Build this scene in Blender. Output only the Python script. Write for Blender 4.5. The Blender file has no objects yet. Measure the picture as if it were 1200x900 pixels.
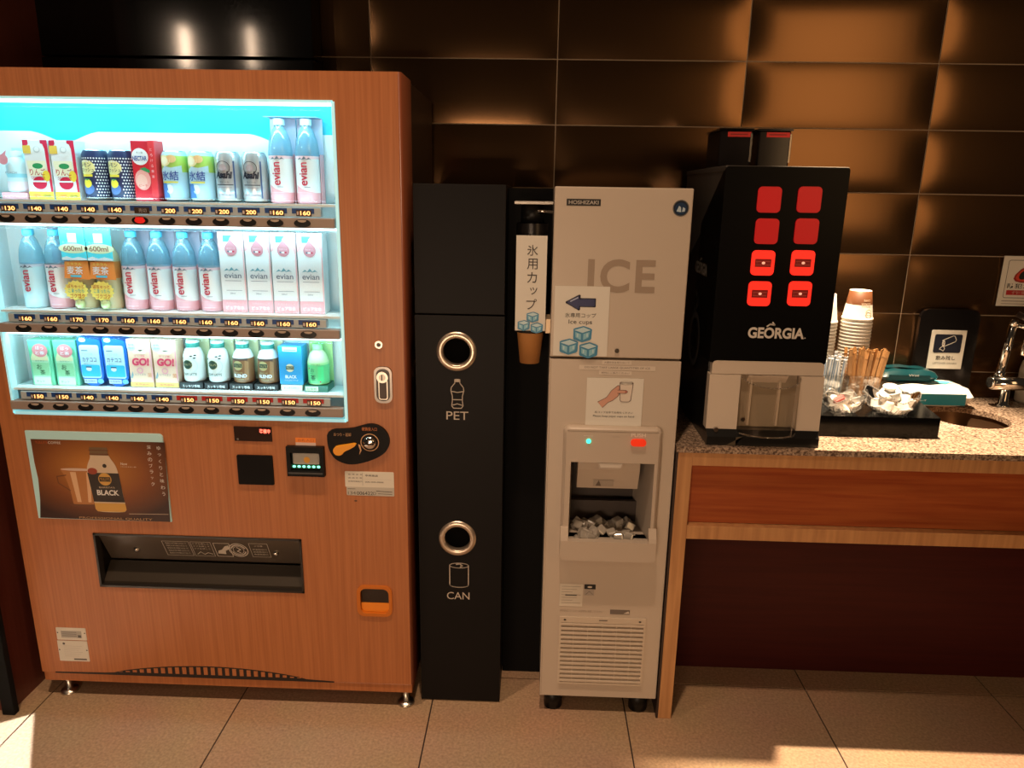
import bpy, bmesh, math, random
from mathutils import Vector, Matrix
random.seed(7)
sc = bpy.context.scene
COL = sc.collection
PI = math.pi

# ------------------------------------------------------------------ camera, world, lights, exposure
FPX, PITCH, YAW, ROLL = 853.86, 0.256, -0.0292, 0.0164
CX, CY, CZ = 0.3412, -1.9118, 1.546
cp, sp, cy_, sy_ = math.cos(PITCH), math.sin(PITCH), math.cos(YAW), math.sin(YAW)
FW = Vector((sy_*cp, cy_*cp, -sp)); R0 = Vector((cy_, -sy_, 0)); U0 = R0.cross(FW)
RT = math.cos(ROLL)*R0 + math.sin(ROLL)*U0
UP = -math.sin(ROLL)*R0 + math.cos(ROLL)*U0
cd = bpy.data.cameras.new('camera'); cam = bpy.data.objects.new('camera', cd); COL.objects.link(cam)
cd.sensor_fit = 'HORIZONTAL'; cd.sensor_width = 36; cd.lens = FPX/1200*36; cd.clip_start = .01
m3 = Matrix((RT, UP, -FW)).transposed()
cam.matrix_world = Matrix.Translation((CX, CY, CZ)) @ m3.to_4x4()
sc.camera = cam

sc.view_settings.view_transform = 'Standard'; sc.view_settings.look = 'None'
sc.view_settings.gamma = 1; sc.view_settings.use_curve_mapping = False
sc.view_settings.exposure = 0.0
sc.cycles.use_denoising = True
sc.cycles.max_bounces = 8; sc.cycles.transparent_max_bounces = 16
sc.cycles.sample_clamp_indirect = 4

w = bpy.data.worlds.new('world'); sc.world = w; w.use_nodes = True
w.node_tree.nodes['Background'].inputs[0].default_value = (1, .72, .5, 1)
w.node_tree.nodes['Background'].inputs[1].default_value = .02

def lamp(name, kind, loc, target, energy, color, **kw):
    d = bpy.data.lights.new(name, kind); o = bpy.data.objects.new(name, d); COL.objects.link(o)
    d.energy = energy; d.color = color
    for k, v in kw.items(): setattr(d, k, v)
    o.location = loc
    o.rotation_euler = (Vector(target)-Vector(loc)).to_track_quat('-Z', 'Y').to_euler()
    return o
WARM = (1, .68, .44)
# ceiling downlights in front of the machines
lamp('downlight', 'SPOT', (.30, -.95, 4.2), (.20, -.25, .6), 235, WARM, spot_size=.86, spot_blend=1.0, shadow_soft_size=.06)
lamp('downlight', 'SPOT', (-.75, -.95, 4.2), (-.72, -.25, .6), 220, WARM, spot_size=.86, spot_blend=1.0, shadow_soft_size=.06)
lamp('fill_light', 'AREA', (-.25, -3.1, .72), (-.2, 0, .8), 30, WARM, shape='RECTANGLE', size=1.1, size_y=.7)  # soft fill added low behind the camera to lift the fronts
# added upright lights, shaped to reflect as streaks in the boxing's black gloss
lamp('streak_light', 'AREA', (-1.99, -2.2, 2.44), (-1.99, 1, 2.44), 3, (1, .72, .5), shape='RECTANGLE', size=.05, size_y=.24)
lamp('streak_light', 'AREA', (-1.55, -2.2, 2.44), (-1.55, 1, 2.44), 1.6, (1, .72, .5), shape='RECTANGLE', size=.03, size_y=.24)
# warm light added behind the camera to draw a soft sheen in the tiles
lamp('tile_sheen_light', 'AREA', (2.36, -2.6, 2.2), (1.35, .6, 1.75), 11, (1, .58, .26), shape='RECTANGLE', size=.95, size_y=1.9)
# downlight over the counter: lights the cups and bowls
lamp('counter_downlight', 'SPOT', (1.20, .216, 2.9), (1.40, .16, .9), 1000, (1, .74, .48), spot_size=.66, spot_blend=.7, shadow_soft_size=.018)
# narrow beam, an added source for the straight-edged floor patch at the left
o = lamp('beam_light', 'AREA', (-1.299, -.755, 2.7), (-1.299, -.755, 0), 12, (.86, .92, 1), shape='RECTANGLE', size=.98, size_y=.98, spread=.006)
o.rotation_euler = (0, 0, math.radians(32))

# ------------------------------------------------------------------ materials
MATS = {}
def M(name, col=(.5, .5, .5), rough=.5, metal=0, emit=0, spec=.5, ecol=None, coat=0):
    if name in MATS: return MATS[name]
    m = bpy.data.materials.new(name); m.use_nodes = True
    b = m.node_tree.nodes['Principled BSDF']
    b.inputs['Base Color'].default_value = (*col, 1); b.inputs['Roughness'].default_value = rough
    b.inputs['Metallic'].default_value = metal; b.inputs['Specular IOR Level'].default_value = spec
    b.inputs['Coat Weight'].default_value = coat
    if emit:
        b.inputs['Emission Color'].default_value = (*(ecol or col), 1); b.inputs['Emission Strength'].default_value = emit
    MATS[name] = m
    return m
def clear(name, tint=(1, 1, 1), fac=.1, rough=.03, body=None, bodyfac=.3):
    """thin clear plastic or glass: see-through with a gloss, optionally milky"""
    m = bpy.data.materials.new(name); m.use_nodes = True; nt = m.node_tree; nt.nodes.clear()
    out = nt.nodes.new('ShaderNodeOutputMaterial'); t = nt.nodes.new('ShaderNodeBsdfTransparent'); t.inputs[0].default_value = (*tint, 1)
    g = nt.nodes.new('ShaderNodeBsdfGlossy'); g.inputs['Roughness'].default_value = rough
    lw = nt.nodes.new('ShaderNodeLayerWeight'); lw.inputs[0].default_value = .35
    ma = nt.nodes.new('ShaderNodeMath'); ma.operation = 'MULTIPLY_ADD'; ma.inputs[1].default_value = fac*3; ma.inputs[2].default_value = fac*.4
    nt.links.new(lw.outputs['Fresnel'], ma.inputs[0])
    base = t
    if body:
        d = nt.nodes.new('ShaderNodeBsdfDiffuse'); d.inputs[0].default_value = (*body, 1)
        mb = nt.nodes.new('ShaderNodeMixShader'); mb.inputs[0].default_value = bodyfac
        nt.links.new(t.outputs[0], mb.inputs[1]); nt.links.new(d.outputs[0], mb.inputs[2]); base = mb
    mx = nt.nodes.new('ShaderNodeMixShader'); nt.links.new(ma.outputs[0], mx.inputs[0])
    nt.links.new(base.outputs[0], mx.inputs[1]); nt.links.new(g.outputs[0], mx.inputs[2]); nt.links.new(mx.outputs[0], out.inputs[0])
    MATS[name] = m
    return m
def noisy(name, c1, c2, scale=(1, 1, 1), nscale=8, rough=.5, detail=6, bump=0, lo=.35, hi=.65, metal=0, spec=.5, coat=0):
    m = M(name, c1, rough, metal, spec=spec, coat=coat); nt = m.node_tree; b = nt.nodes['Principled BSDF']
    tc = nt.nodes.new('ShaderNodeTexCoord'); mp = nt.nodes.new('ShaderNodeMapping'); mp.inputs['Scale'].default_value = scale
    n = nt.nodes.new('ShaderNodeTexNoise'); n.inputs['Scale'].default_value = nscale; n.inputs['Detail'].default_value = detail
    r = nt.nodes.new('ShaderNodeValToRGB'); r.color_ramp.elements[0].position = lo; r.color_ramp.elements[1].position = hi
    r.color_ramp.elements[0].color = (*c1, 1); r.color_ramp.elements[1].color = (*c2, 1)
    nt.links.new(tc.outputs['Object'], mp.inputs[0]); nt.links.new(mp.outputs[0], n.inputs['Vector'])
    nt.links.new(n.outputs['Fac'], r.inputs[0]); nt.links.new(r.outputs[0], b.inputs['Base Color'])
    if bump:
        bp_ = nt.nodes.new('ShaderNodeBump'); bp_.inputs['Strength'].default_value = bump; bp_.inputs['Distance'].default_value = .002
        nt.links.new(n.outputs['Fac'], bp_.inputs['Height']); nt.links.new(bp_.outputs[0], b.inputs['Normal'])
    return m
wood = noisy('red_brown_wood', (.37, .122, .038), (.45, .160, .053), (55, 55, 1.1), 3, rough=.42, detail=8)
wood_pale = noisy('honey_wood', (.42, .20, .08), (.56, .29, .12), (20, 20, 1.2), 3, rough=.4, detail=7)
wood_red = noisy('reddish_wood', (.28, .055, .015), (.38, .095, .025), (1.1, 25, 25), 3, rough=.32, detail=7)
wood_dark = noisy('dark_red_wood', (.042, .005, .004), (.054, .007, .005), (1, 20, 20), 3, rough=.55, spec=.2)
wood_side = noisy('brown_side_panel', (.10, .022, .013), (.12, .028, .017), (25, 25, 1), 3, rough=.35)
stone = noisy('speckled_granite', (.10, .062, .045), (.50, .37, .27), (1, 1, 1), 170, rough=.16, detail=4, lo=.36, hi=.66)
black = M('black_plastic', (.005, .005, .005), .4, spec=.25)
black_gloss = M('black_gloss', (.004, .004, .004), .09)
black_matte = M('black_matte', (.004, .004, .004), .7, spec=.12)
bin_black = M('bin_black', (.0060, .0052, .0052), .5, spec=.15)
void = M('dark_void', (.001, .001, .001), .9, spec=.1)
chrome = M('chrome', (.75, .72, .68), .12, 1)
steel = M('brushed_steel', (.62, .58, .52), .3, 1)
white = M('white_print', (.75, .73, .70), .5)
paper = M('paper', (.72, .69, .62), .6)
grey_body = M('light_grey_enamel', (.54, .455, .37), .38)
grey_plastic = M('grey_plastic', (.51, .425, .345), .4)
glass = clear('clear_glass', fac=.03)
acrylic = clear('clear_acrylic', (.97, .97, .96), .22, .05)
ink = M('black_ink', (.01, .01, .01), .5)

# ------------------------------------------------------------------ mesh building
TXT = {}
def text_mesh(s, bold=0, line=1.0, align='CENTER', spacing=1.0):
    if any(ord(c) > 0x2fff for c in s): bold = min(bold, .010)
    k = (s, bold, line, align, spacing)
    if k in TXT: return TXT[k]
    cu = bpy.data.curves.new('t', 'FONT'); cu.body = s; cu.align_x = align; cu.space_line = line; cu.offset = bold
    cu.space_character = spacing; cu.resolution_u = 5
    o = bpy.data.objects.new('t', cu); COL.objects.link(o)
    dg = bpy.context.evaluated_depsgraph_get(); me = bpy.data.meshes.new_from_object(o.evaluated_get(dg))
    V = [(v.co.x, v.co.y) for v in me.vertices]; Fc = [tuple(p.vertices) for p in me.polygons]
    bpy.data.objects.remove(o); bpy.data.curves.remove(cu); bpy.data.meshes.remove(me)
    if V:
        x0 = min(v[0] for v in V); x1 = max(v[0] for v in V); y0 = min(v[1] for v in V); y1 = max(v[1] for v in V)
        V = [(v[0]-(x0+x1)/2, v[1]-(y0+y1)/2) for v in V]; dim = (max(x1-x0, 1e-6), max(y1-y0, 1e-6))
    else: dim = (1, 1)
    TXT[k] = (V, Fc, dim)
    return TXT[k]

class MB:
    def __init__(s): s.V = []; s.F = []; s.mi = []; s.sm = []; s.mats = []; s.flat = []
    def _m(s, m):
        if m not in s.mats: s.mats.append(m)
        return s.mats.index(m)
    def add(s, V, F, m, smooth=False):
        o = len(s.V); s.V += [tuple(v) for v in V]; i = s._m(m)
        for f in F: s.F.append(tuple(o+k for k in f)); s.mi.append(i); s.sm.append(smooth)
        return s
    def box(s, x0, x1, y0, y1, z0, z1, m, bev=0, seg=2):
        if bev <= 0:
            V = [(x, y, z) for x in (x0, x1) for y in (y0, y1) for z in (z0, z1)]
            return s.add(V, [(0, 1, 3, 2), (4, 6, 7, 5), (0, 4, 5, 1), (2, 3, 7, 6), (0, 2, 6, 4), (1, 5, 7, 3)], m)
        bm = bmesh.new(); bmesh.ops.create_cube(bm, size=1)
        for v in bm.verts: v.co = Vector(((x0+x1)/2+v.co.x*(x1-x0), (y0+y1)/2+v.co.y*(y1-y0), (z0+z1)/2+v.co.z*(z1-z0)))
        bmesh.ops.bevel(bm, geom=bm.edges[:], offset=bev, segments=seg, profile=.5, affect='EDGES')
        bm.verts.index_update()
        s.add([v.co[:] for v in bm.verts], [[v.index for v in f.verts] for f in bm.faces], m, False); bm.free()
        return s
    def prism(s, pts, y0, y1, m, axis='y', smooth=False):
        """outline (x,z) pushed from y0 to y1; axis 'x': outline (y,z); axis 'z': outline (x,y)"""
        n = len(pts)
        def P(p, d): return {'y': (p[0], d, p[1]), 'x': (d, p[0], p[1]), 'z': (p[0], p[1], d)}[axis]
        V = [P(p, y0) for p in pts]+[P(p, y1) for p in pts]
        F = [tuple(range(n)), tuple(range(2*n-1, n-1, -1))]
        s.add(V, F, m)
        o = len(s.V)-2*n; i = s._m(m)
        for k in range(n): s.F.append((o+k, o+(k+1) % n, o+n+(k+1) % n, o+n+k)); s.mi.append(i); s.sm.append(smooth)
        return s
    def rrect(s, x0, x1, z0, z1, y0, y1, r, m, n=5, corners=(1, 1, 1, 1), axis='y'):
        return s.prism(rr(x0, x1, z0, z1, r, n, corners), y0, y1, m, axis)
    def poly(s, pts, y, m): return s.add([(p[0], y, p[1]) for p in pts], [tuple(range(len(pts)))], m)
    def disc(s, x, z, r, y, m, n=24, rz=None): return s.poly([(x+r*math.cos(2*PI*k/n), z+(rz or r)*math.sin(2*PI*k/n)) for k in range(n)], y, m)
    def ring(s, x, z, r0, r1, y, m, n=32, a0=0, a1=2*PI, rz=1):
        V = []; full = abs(a1-a0-2*PI) < 1e-6
        N = n if full else n+1
        for k in range(N):
            a = a0+(a1-a0)*k/n
            V += [(x+r0*math.cos(a), y, z+r0*rz*math.sin(a)), (x+r1*math.cos(a), y, z+r1*rz*math.sin(a))]
        F = [(2*k, 2*k+1, (2*k+3) % (2*N), (2*k+2) % (2*N)) for k in range(n)]
        return s.add(V, F, m)
    def lathe(s, prof, cx, cy, m, n=28, cz=0, a0=0, a1=2*PI, seg_mats=None, sharp=False):
        full = abs(a1-a0-2*PI) < 1e-6; N = n if full else n+1
        o = len(s.V); k = len(prof)
        for j in range(N):
            a = a0+(a1-a0)*j/n
            for (r, z) in prof: s.V.append((cx+r*math.cos(a), cy+r*math.sin(a), cz+z))
        for j in range(n):
            j2 = (j+1) % N
            for i in range(k-1):
                mm = seg_mats[i] if seg_mats and seg_mats[i] else m
                s.F.append((o+j*k+i, o+j2*k+i, o+j2*k+i+1, o+j*k+i+1)); s.mi.append(s._m(mm)); s.sm.append(not sharp)
        return s
    def cyl(s, p0, p1, r0, m, r1=None, n=16, cap=True, smooth=True):
        p0 = Vector(p0); p1 = Vector(p1); r1 = r0 if r1 is None else r1; d = (p1-p0).normalized()
        a = d.orthogonal().normalized(); b = d.cross(a)
        V = []
        for p, r in ((p0, r0), (p1, r1)):
            for k in range(n): t = 2*PI*k/n; V.append(p+a*r*math.cos(t)+b*r*math.sin(t))
        s.add(V, [(k, (k+1) % n, n+(k+1) % n, n+k) for k in range(n)], m, smooth)
        if cap:
            o = len(s.V)-2*n; i = s._m(m)
            s.F.append(tuple(o+k for k in range(n))); s.F.append(tuple(o+n+k for k in range(n-1, -1, -1))); s.mi += [i, i]; s.sm += [False, False]
        return s
    def tube(s, pts, r, m, n=8):
        for a, b in zip(pts, pts[1:]): s.cyl(a, b, r, m, n=n)
        return s
    def line(s, pts, y, wd, m, close=False):
        """flat printed stroke in the x,z plane"""
        q = list(pts)+([pts[0]] if close else [])
        for (xa, za), (xb, zb) in zip(q, q[1:]):
            L = math.hypot(xb-xa, zb-za)
            if L < 1e-7: continue
            nx, nz = -(zb-za)/L*wd/2, (xb-xa)/L*wd/2; ex, ez = (xb-xa)/L*wd*.3, (zb-za)/L*wd*.3
            s.poly([(xa-ex+nx, za-ez+nz), (xb+ex+nx, zb+ez+nz), (xb+ex-nx, zb+ez-nz), (xa-ex-nx, za-ez-nz)], y, m)
        return s
    def rect(s, x0, x1, z0, z1, y, m): return s.poly([(x0, z0), (x1, z0), (x1, z1), (x0, z1)], y, m)
    def text(s, t, x, z, y, m, h=None, w=None, bold=0, rot=0, line=1.0, align='CENTER', spacing=1.0, shear=0):
        V, Fc, (tw, th) = text_mesh(t, bold, line, align, spacing)
        if h and w: sx, sz = w/tw, h/th
        elif h: sx = sz = h/th
        else: sx = sz = w/tw
        c, q = math.cos(rot), math.sin(rot); P = []
        for (a, b) in V:
            a, b = a*sx+shear*b*sz, b*sz
            P.append((x+a*c-b*q, y, z+a*q+b*c))
        return s.add(P, Fc, m)
    def wrap(s, start, cx, cy, r):
        """bend what was added since vertex `start` round an upright cylinder (print on a can)"""
        bm = bmesh.new(); vs = [bm.verts.new(v) for v in s.V]; bm.verts.index_update()
        for f, q in zip(s.F, s.mi):
            try: bm.faces.new([vs[k] for k in f]).material_index = q
            except ValueError: pass
        for k in range(-6, 7):
            bmesh.ops.bisect_plane(bm, geom=bm.verts[:]+bm.edges[:]+bm.faces[:], dist=1e-7, plane_co=(cx+k*r*.22, 0, 0), plane_no=(1, 0, 0))
        bm.verts.index_update()
        s.V = [v.co[:] for v in bm.verts]; s.F = [tuple(v.index for v in f.verts) for f in bm.faces]; s.mi = [f.material_index for f in bm.faces]; s.sm = [False]*len(s.F); bm.free()
        for k in range(len(s.V)):
            x, y, z = s.V[k]; a = (x-cx)/r
            s.V[k] = (cx+(r+abs(y)+.0003)*math.sin(a), cy-(r+abs(y)+.0003)*math.cos(a), z)
        return s
    def side(s, start, x, y0):
        """turn what was added since `start` (drawn in x,z) onto a plane facing -x: drawn x runs from back to front"""
        for k in range(start, len(s.V)):
            a, b, z = s.V[k]; s.V[k] = (x+b, y0-a, z)
        return s
    def build(s, name, parent=None, loc=None, recalc=True):
        me = bpy.data.meshes.new(name); root = parent
        while root is not None and root.parent is not None: root = root.parent
        off = Vector(root['_o']) if root is not None and '_o' in root else Vector(loc or (0, 0, 0))
        me.from_pydata([Vector(v)-off for v in s.V], [], s.F)
        me.polygons.foreach_set('material_index', s.mi); me.polygons.foreach_set('use_smooth', s.sm)
        for m in s.mats: me.materials.append(m)
        if recalc:
            bm = bmesh.new(); bm.from_mesh(me); bmesh.ops.recalc_face_normals(bm, faces=bm.faces); bm.to_mesh(me); bm.free()
        me.update()
        o = bpy.data.objects.new(name, me); COL.objects.link(o)
        if parent is not None: o.parent = parent
        elif loc: o.location = loc
        return o
def rr(x0, x1, z0, z1, r, n=5, corners=(1, 1, 1, 1)):
    P = []
    for (cx, cz, a, on) in ((x1-r, z1-r, 0, corners[1]), (x0+r, z1-r, PI/2, corners[0]), (x0+r, z0+r, PI, corners[2]), (x1-r, z0+r, 1.5*PI, corners[3])):
        if on:
            for k in range(n+1): P.append((cx+r*math.cos(a+PI/2*k/n), cz+r*math.sin(a+PI/2*k/n)))
        else: P.append((cx+r*(1 if math.cos(a+PI/4) > 0 else -1), cz+r*(1 if math.sin(a+PI/4) > 0 else -1)))
    return P
def smooth_poly(P, it=2):
    for _ in range(it):
        Q = []
        for a, b in zip(P, P[1:]+P[:1]): Q += [(.75*a[0]+.25*b[0], .75*a[1]+.25*b[1]), (.25*a[0]+.75*b[0], .25*a[1]+.75*b[1])]
        P = Q
    return P
def holed(mb, x0, x1, z0, z1, ya, yb, holes, m):
    """upright board from ya to yb with rectangular openings"""
    xs = sorted({x0, x1, *[h[0] for h in holes], *[h[1] for h in holes]}); zs = sorted({z0, z1, *[h[2] for h in holes], *[h[3] for h in holes]})
    solid = lambda i, j: 0 <= i < len(xs)-1 and 0 <= j < len(zs)-1 and not any(h[0]-1e-6 <= xs[i] and xs[i+1] <= h[1]+1e-6 and h[2]-1e-6 <= zs[j] and zs[j+1] <= h[3]+1e-6 for h in holes)
    for i in range(len(xs)-1):
        for j in range(len(zs)-1):
            if not solid(i, j): continue
            a, b, c, d = xs[i], xs[i+1], zs[j], zs[j+1]
            F = [[(a, ya, c), (b, ya, c), (b, ya, d), (a, ya, d)], [(a, yb, c), (a, yb, d), (b, yb, d), (b, yb, c)]]
            if not solid(i-1, j): F.append([(a, ya, c), (a, ya, d), (a, yb, d), (a, yb, c)])
            if not solid(i+1, j): F.append([(b, ya, c), (b, yb, c), (b, yb, d), (b, ya, d)])
            if not solid(i, j-1): F.append([(a, ya, c), (a, yb, c), (b, yb, c), (b, ya, c)])
            if not solid(i, j+1): F.append([(a, ya, d), (b, ya, d), (b, yb, d), (a, yb, d)])
            for f in F: mb.add(f, [(0, 1, 2, 3)], m)
def square_round(mb, cx, cz, h, r, ya, m, plane='y', n=40):
    """fills a square opening of half-size h down to a round hole of radius r"""
    P = []
    for k in range(n):
        a = 2*PI*k/n; c, q = math.cos(a), math.sin(a); t = h/max(abs(c), abs(q))
        P.append(((cx+r*c, cz+r*q), (cx+t*c, cz+t*q)))
    V = []
    for i, o in P:
        for p in (i, o): V.append((p[0], ya, p[1]) if plane == 'y' else (p[0], p[1], ya))
    mb.add(V, [(2*k, 2*k+1, (2*k+3) % (2*n), (2*k+2) % (2*n)) for k in range(n)], m)
def thing(name, label, cat, loc=(0, 0, 0), group=None):
    o = bpy.data.objects.new(name, None); COL.objects.link(o); o.empty_display_size = .05
    o.location = loc; o['label'] = label; o['category'] = cat; o['_o'] = list(loc)
    if group: o['group'] = group
    return o
def tag(o, label, cat, group=None):
    o['label'] = label; o['category'] = cat
    if group: o['group'] = group
    return o
def struct(o): o['kind'] = 'structure'; return o
def copy_tree(o, loc=None, parent=None, label=None):
    c = o.copy(); COL.objects.link(c)
    if parent is not None: c.parent = parent
    if loc is not None: c.location = loc
    if label: c['label'] = label
    for ch in list(o.children): copy_tree(ch, parent=c)
    return c

# ------------------------------------------------------------------ room
WY = .6035
def tile_floor():
    m = noisy('floor_tile', (.30, .18, .098), (.48, .30, .17), (1, 1, 1), 130, rough=.5, detail=5, lo=.3, hi=.7)
    nt = m.node_tree; b = nt.nodes['Principled BSDF']; ramp = b.inputs['Base Color'].links[0].from_node
    n2 = nt.nodes.new('ShaderNodeTexNoise'); n2.inputs['Scale'].default_value = 4; n2.inputs['Detail'].default_value = 4
    tc = nt.nodes['Texture Coordinate']; nt.links.new(tc.outputs['Object'], n2.inputs['Vector'])
    mx = nt.nodes.new('ShaderNodeMix'); mx.data_type = 'RGBA'; mx.blend_type = 'MULTIPLY'; mx.inputs[0].default_value = .3
    nt.links.new(ramp.outputs[0], mx.inputs[6]); nt.links.new(n2.outputs['Color'], mx.inputs[7])
    hs = nt.nodes.new('ShaderNodeHueSaturation'); hs.inputs['Saturation'].default_value = .9; hs.inputs['Value'].default_value = 1.2
    nt.links.new(mx.outputs[2], hs.inputs['Color'])
    nt.links.new(hs.outputs[0], b.inputs['Base Color'])
    return m
ft = tile_floor(); grout_dark = M('dark_floor_joint', (.035, .02, .014), .8)
mb = MB(); mb.box(-2.6, 3.0, -3.2, .7, -.06, -.003, grout_dark)
g = .0022
for i in range(-5, 6):
    for j in range(-6, 2):
        x0 = .0507+.6*i; y0 = .1654+.6*j
        xa, xb, ya, yb = max(x0+g, -2.6), min(x0+.6-g, 3.0), max(y0+g, -3.2), min(y0+.6-g, .7)
        if xa < xb and ya < yb: mb.box(xa, xb, ya, yb, -.004, 0, ft)
struct(mb.build('floor'))

def tile_wall():
    tile = M('glazed_brown_tile', (.185, .098, .044), .21, .92, spec=.5)
    nt = tile.node_tree; b = nt.nodes['Principled BSDF']
    grout = M('pale_wall_joint', (.42, .33, .24), .8)
    mb = MB(); mb.box(-2.6, 3.0, WY+.004, WY+.1, 0, 2.9, grout)
    g = .0016; NX, NZ = 16, 10; P = .5
    for i in range(-6, 4):
        for j in range(-6, 10):
            xa, xb = .996+.6*i+g, .996+.6*(i+1)-g; za, zb = 1.962-.1984*(j+1)+g, 1.962-.1984*j-g
            xa, xb, za, zb = max(xa, -2.6), min(xb, 3.0), max(za, 0.0), min(zb, 2.9)
            if xa >= xb or za >= zb: continue
            V = []; F = []
            for a in range(NX+1):
                for c in range(NZ+1):
                    u = -math.cos(PI*a/NX); v = -math.cos(PI*c/NZ)
                    du = (1-abs(u))*(xb-xa)/2; dv = (1-abs(v))*(zb-za)/2
                    e = lambda d, L: 1-(max(0, 1-d/L))**2
                    hgt = .0055*(e(du, .085)*e(dv, .085))
                    V.append(((xa+xb)/2+u*(xb-xa)/2, WY+.002-hgt, (za+zb)/2+v*(zb-za)/2))
            for a in range(NX):
                for c in range(NZ): k = a*(NZ+1)+c; F.append((k, k+NZ+1, k+NZ+2, k+1))
            mb.add(V, F, tile, True)
            # thin rim of the tile down to the joint
            mb.add([(xa, WY+.002, za), (xb, WY+.002, za), (xb, WY+.002, zb), (xa, WY+.002, zb), (xa, WY+.006, za), (xb, WY+.006, za), (xb, WY+.006, zb), (xa, WY+.006, zb)],
                   [(0, 1, 5, 4), (1, 2, 6, 5), (2, 3, 7, 6), (3, 0, 4, 7)], tile)
    return mb.build('wall_back', recalc=False)
struct(tile_wall())
# black gloss boxing on the wall above the vending machine
mb = MB(); mb.box(-1.6, -.36, .497, WY-.008, 1.60, 1.935, black_gloss, .003); mb.box(-1.6, -.36, .50, WY-.008, 1.940, 2.5, black_gloss, .003)
struct(mb.build('trim_3'))
# dark wood return wall left of the vending machine, black edge strip
mb = MB(); mb.box(-2.0, -1.215, -.070, .58, 0, 2.4, wood_side)
struct(mb.build('wall_left'))
mb = MB(); mb.box(-1.232, -1.194, -.091, -.070, 0, 2.4, black_matte, .002)
struct(mb.build('trim_1'))
# black panel in the gap between bin and ice machine
mb = MB(); mb.box(.262, .388, .203, .225, 0, 1.56, black_matte)
struct(mb.build('trim_2'))

# ------------------------------------------------------------------ vending machine
W = 1.157
vm = thing('vending_machine', 'wood-front drink vending machine with a lit display window of three rows', 'vending machine', (-W/2, .25, 0))
GX0, GX1, GZ0, GZ1 = -1.109, -.172, .928, 1.759
PORT = (-.934, -.319, .391, .565); RET = (-.157, -.064, .328, .417)
mb = MB(); dk = M('dark_brown_metal', (.016, .011, .009), .4)
mb.box(-W+.004, -.004, .145, .575, .06, 1.828, dk, .004)
mb.build('body', vm)
mb = MB()
holed(mb, -W, -.008, .088, 1.83, .0, .02, [(GX0, GX1, GZ0, GZ1), PORT, RET], wood)
# rounded right edge
mb.prism([(-.008, 0), (-.0045, .001), (-.0015, .004), (0, .009), (0, .145), (-.008, .145)], .088, 1.83, M('wood_edge', (.20, .055, .022), .4), axis='z', smooth=True)
mb.box(-W, -W+.012, .02, .145, .088, 1.83, wood); mb.box(-W+.012, -.008, .02, .145, 1.815, 1.83, wood)
mb.build('front_panel', vm)
# bottom rail with arched louvre
mb = MB(); mb.box(-W+.002, -.006, .004, .14, .055, .085, wood, .002); mb.build('bottom_rail', vm)
mb = MB()
arch = [(-1.115, .090), (-.96, .0925)] + [(-.93+.6*t, .094+.033*math.sin(PI*t)**.75) for t in [k/24 for k in range(25)]] + [(-.30, .0925), (-.245, .090), (-.245, .086), (-1.115, .086)]
mb.prism(arch, -.0012, .01, M('groove_dark', (.012, .006, .004), .7))
for k in range(26):
    t = (k+1)/27; x = -.93+.6*t; zt = .094+.033*math.sin(PI*t)**.75-.003
    mb.box(x-.006, x+.006, -.0025, .004, .0985, max(zt, .0995), wood)
mb.build('vent_louvre', vm)
for x, y in ((-1.10, .03), (-.03, .03), (-1.10, .5), (-.03, .5)):
    f = MB(); f.lathe([(0, 0), (.026, 0), (.027, .004), (.022, .009), (.010, .011), (.009, .056)], x, y, steel, 20); f.build('levelling_foot', vm)

# display case
case_white = M('case_white', (.80, .90, .92), .5)
case_cyan = M('case_cyan', (.04, .62, .80), .4)
mb = MB(); by = .118
mb.rect(GX0-.03, GX1+.02, GZ0, GZ1, by, case_white)                                        # back
mb.add([(GX0, .02, GZ0), (GX0-.03, by, GZ0), (GX0-.03, by, GZ1), (GX0, .02, GZ1)], [(0, 1, 2, 3)], case_white)
mb.add([(GX1, .02, GZ0), (GX1+.02, by, GZ0), (GX1+.02, by, GZ1), (GX1, .02, GZ1)], [(0, 1, 2, 3)], case_white)
mb.add([(GX0, .02, GZ0), (GX1, .02, GZ0), (GX1+.02, by, GZ0), (GX0-.03, by, GZ0)], [(0, 1, 2, 3)], case_white)
mb.add([(GX0, .02, GZ1), (GX1, .02, GZ1), (GX1+.02, by, GZ1), (GX0-.03, by, GZ1)], [(0, 1, 2, 3)], case_white)
mb.build('display_case', vm)
mb = MB()                                                                                   # sloping cyan hood
mb.add([(GX0-.02, .085, 1.757), (GX1+.015, .085, 1.757), (GX1+.018, .116, 1.665), (GX0-.028, .116, 1.665)], [(0, 1, 2, 3)], case_cyan)
mb.build('hood', vm)
mb = MB()                                                                                   # scalloped backing card
pts = [(GX0-.025, 1.512), (GX1+.015, 1.512)]
top = []
for k in range(61):
    t = k/60; x = GX1+.015+(GX0-.04-GX1)*t
    d = min(abs(x-c) for c in (-.93, -.335)); top.append((x, 1.690-.030*math.exp(-(d/.06)**2)))
mb.prism(pts+top, .1085, .111, M('backing_card', (.82, .90, .90), .6)); mb.build('backing_card', vm)
led = M('led_white', (.75, .98, 1), .5, emit=5, ecol=(.70, .98, 1))
mb = MB(); mb.box(GX0+.004, GX1-.004, .006, .016, GZ1-.0095, GZ1-.004, led); mb.build('light_strip', vm)
lcd = M('cyan_frame', (.55, .88, .90), .3, emit=.45, ecol=(.3, .85, .95))
mb = MB(); t = .006
mb.box(GX0, GX1, -.004, .02, GZ1-.003, GZ1+.003, lcd); mb.box(GX0, GX1, -.004, .02, GZ0-.003, GZ0+.006, lcd)
mb.box(GX0-.003, GX0+.003, -.004, .02, GZ0, GZ1, lcd); mb.box(GX1-.003, GX1+.005, -.004, .02, GZ0, GZ1, lcd); mb.build('window_frame', vm)
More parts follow.
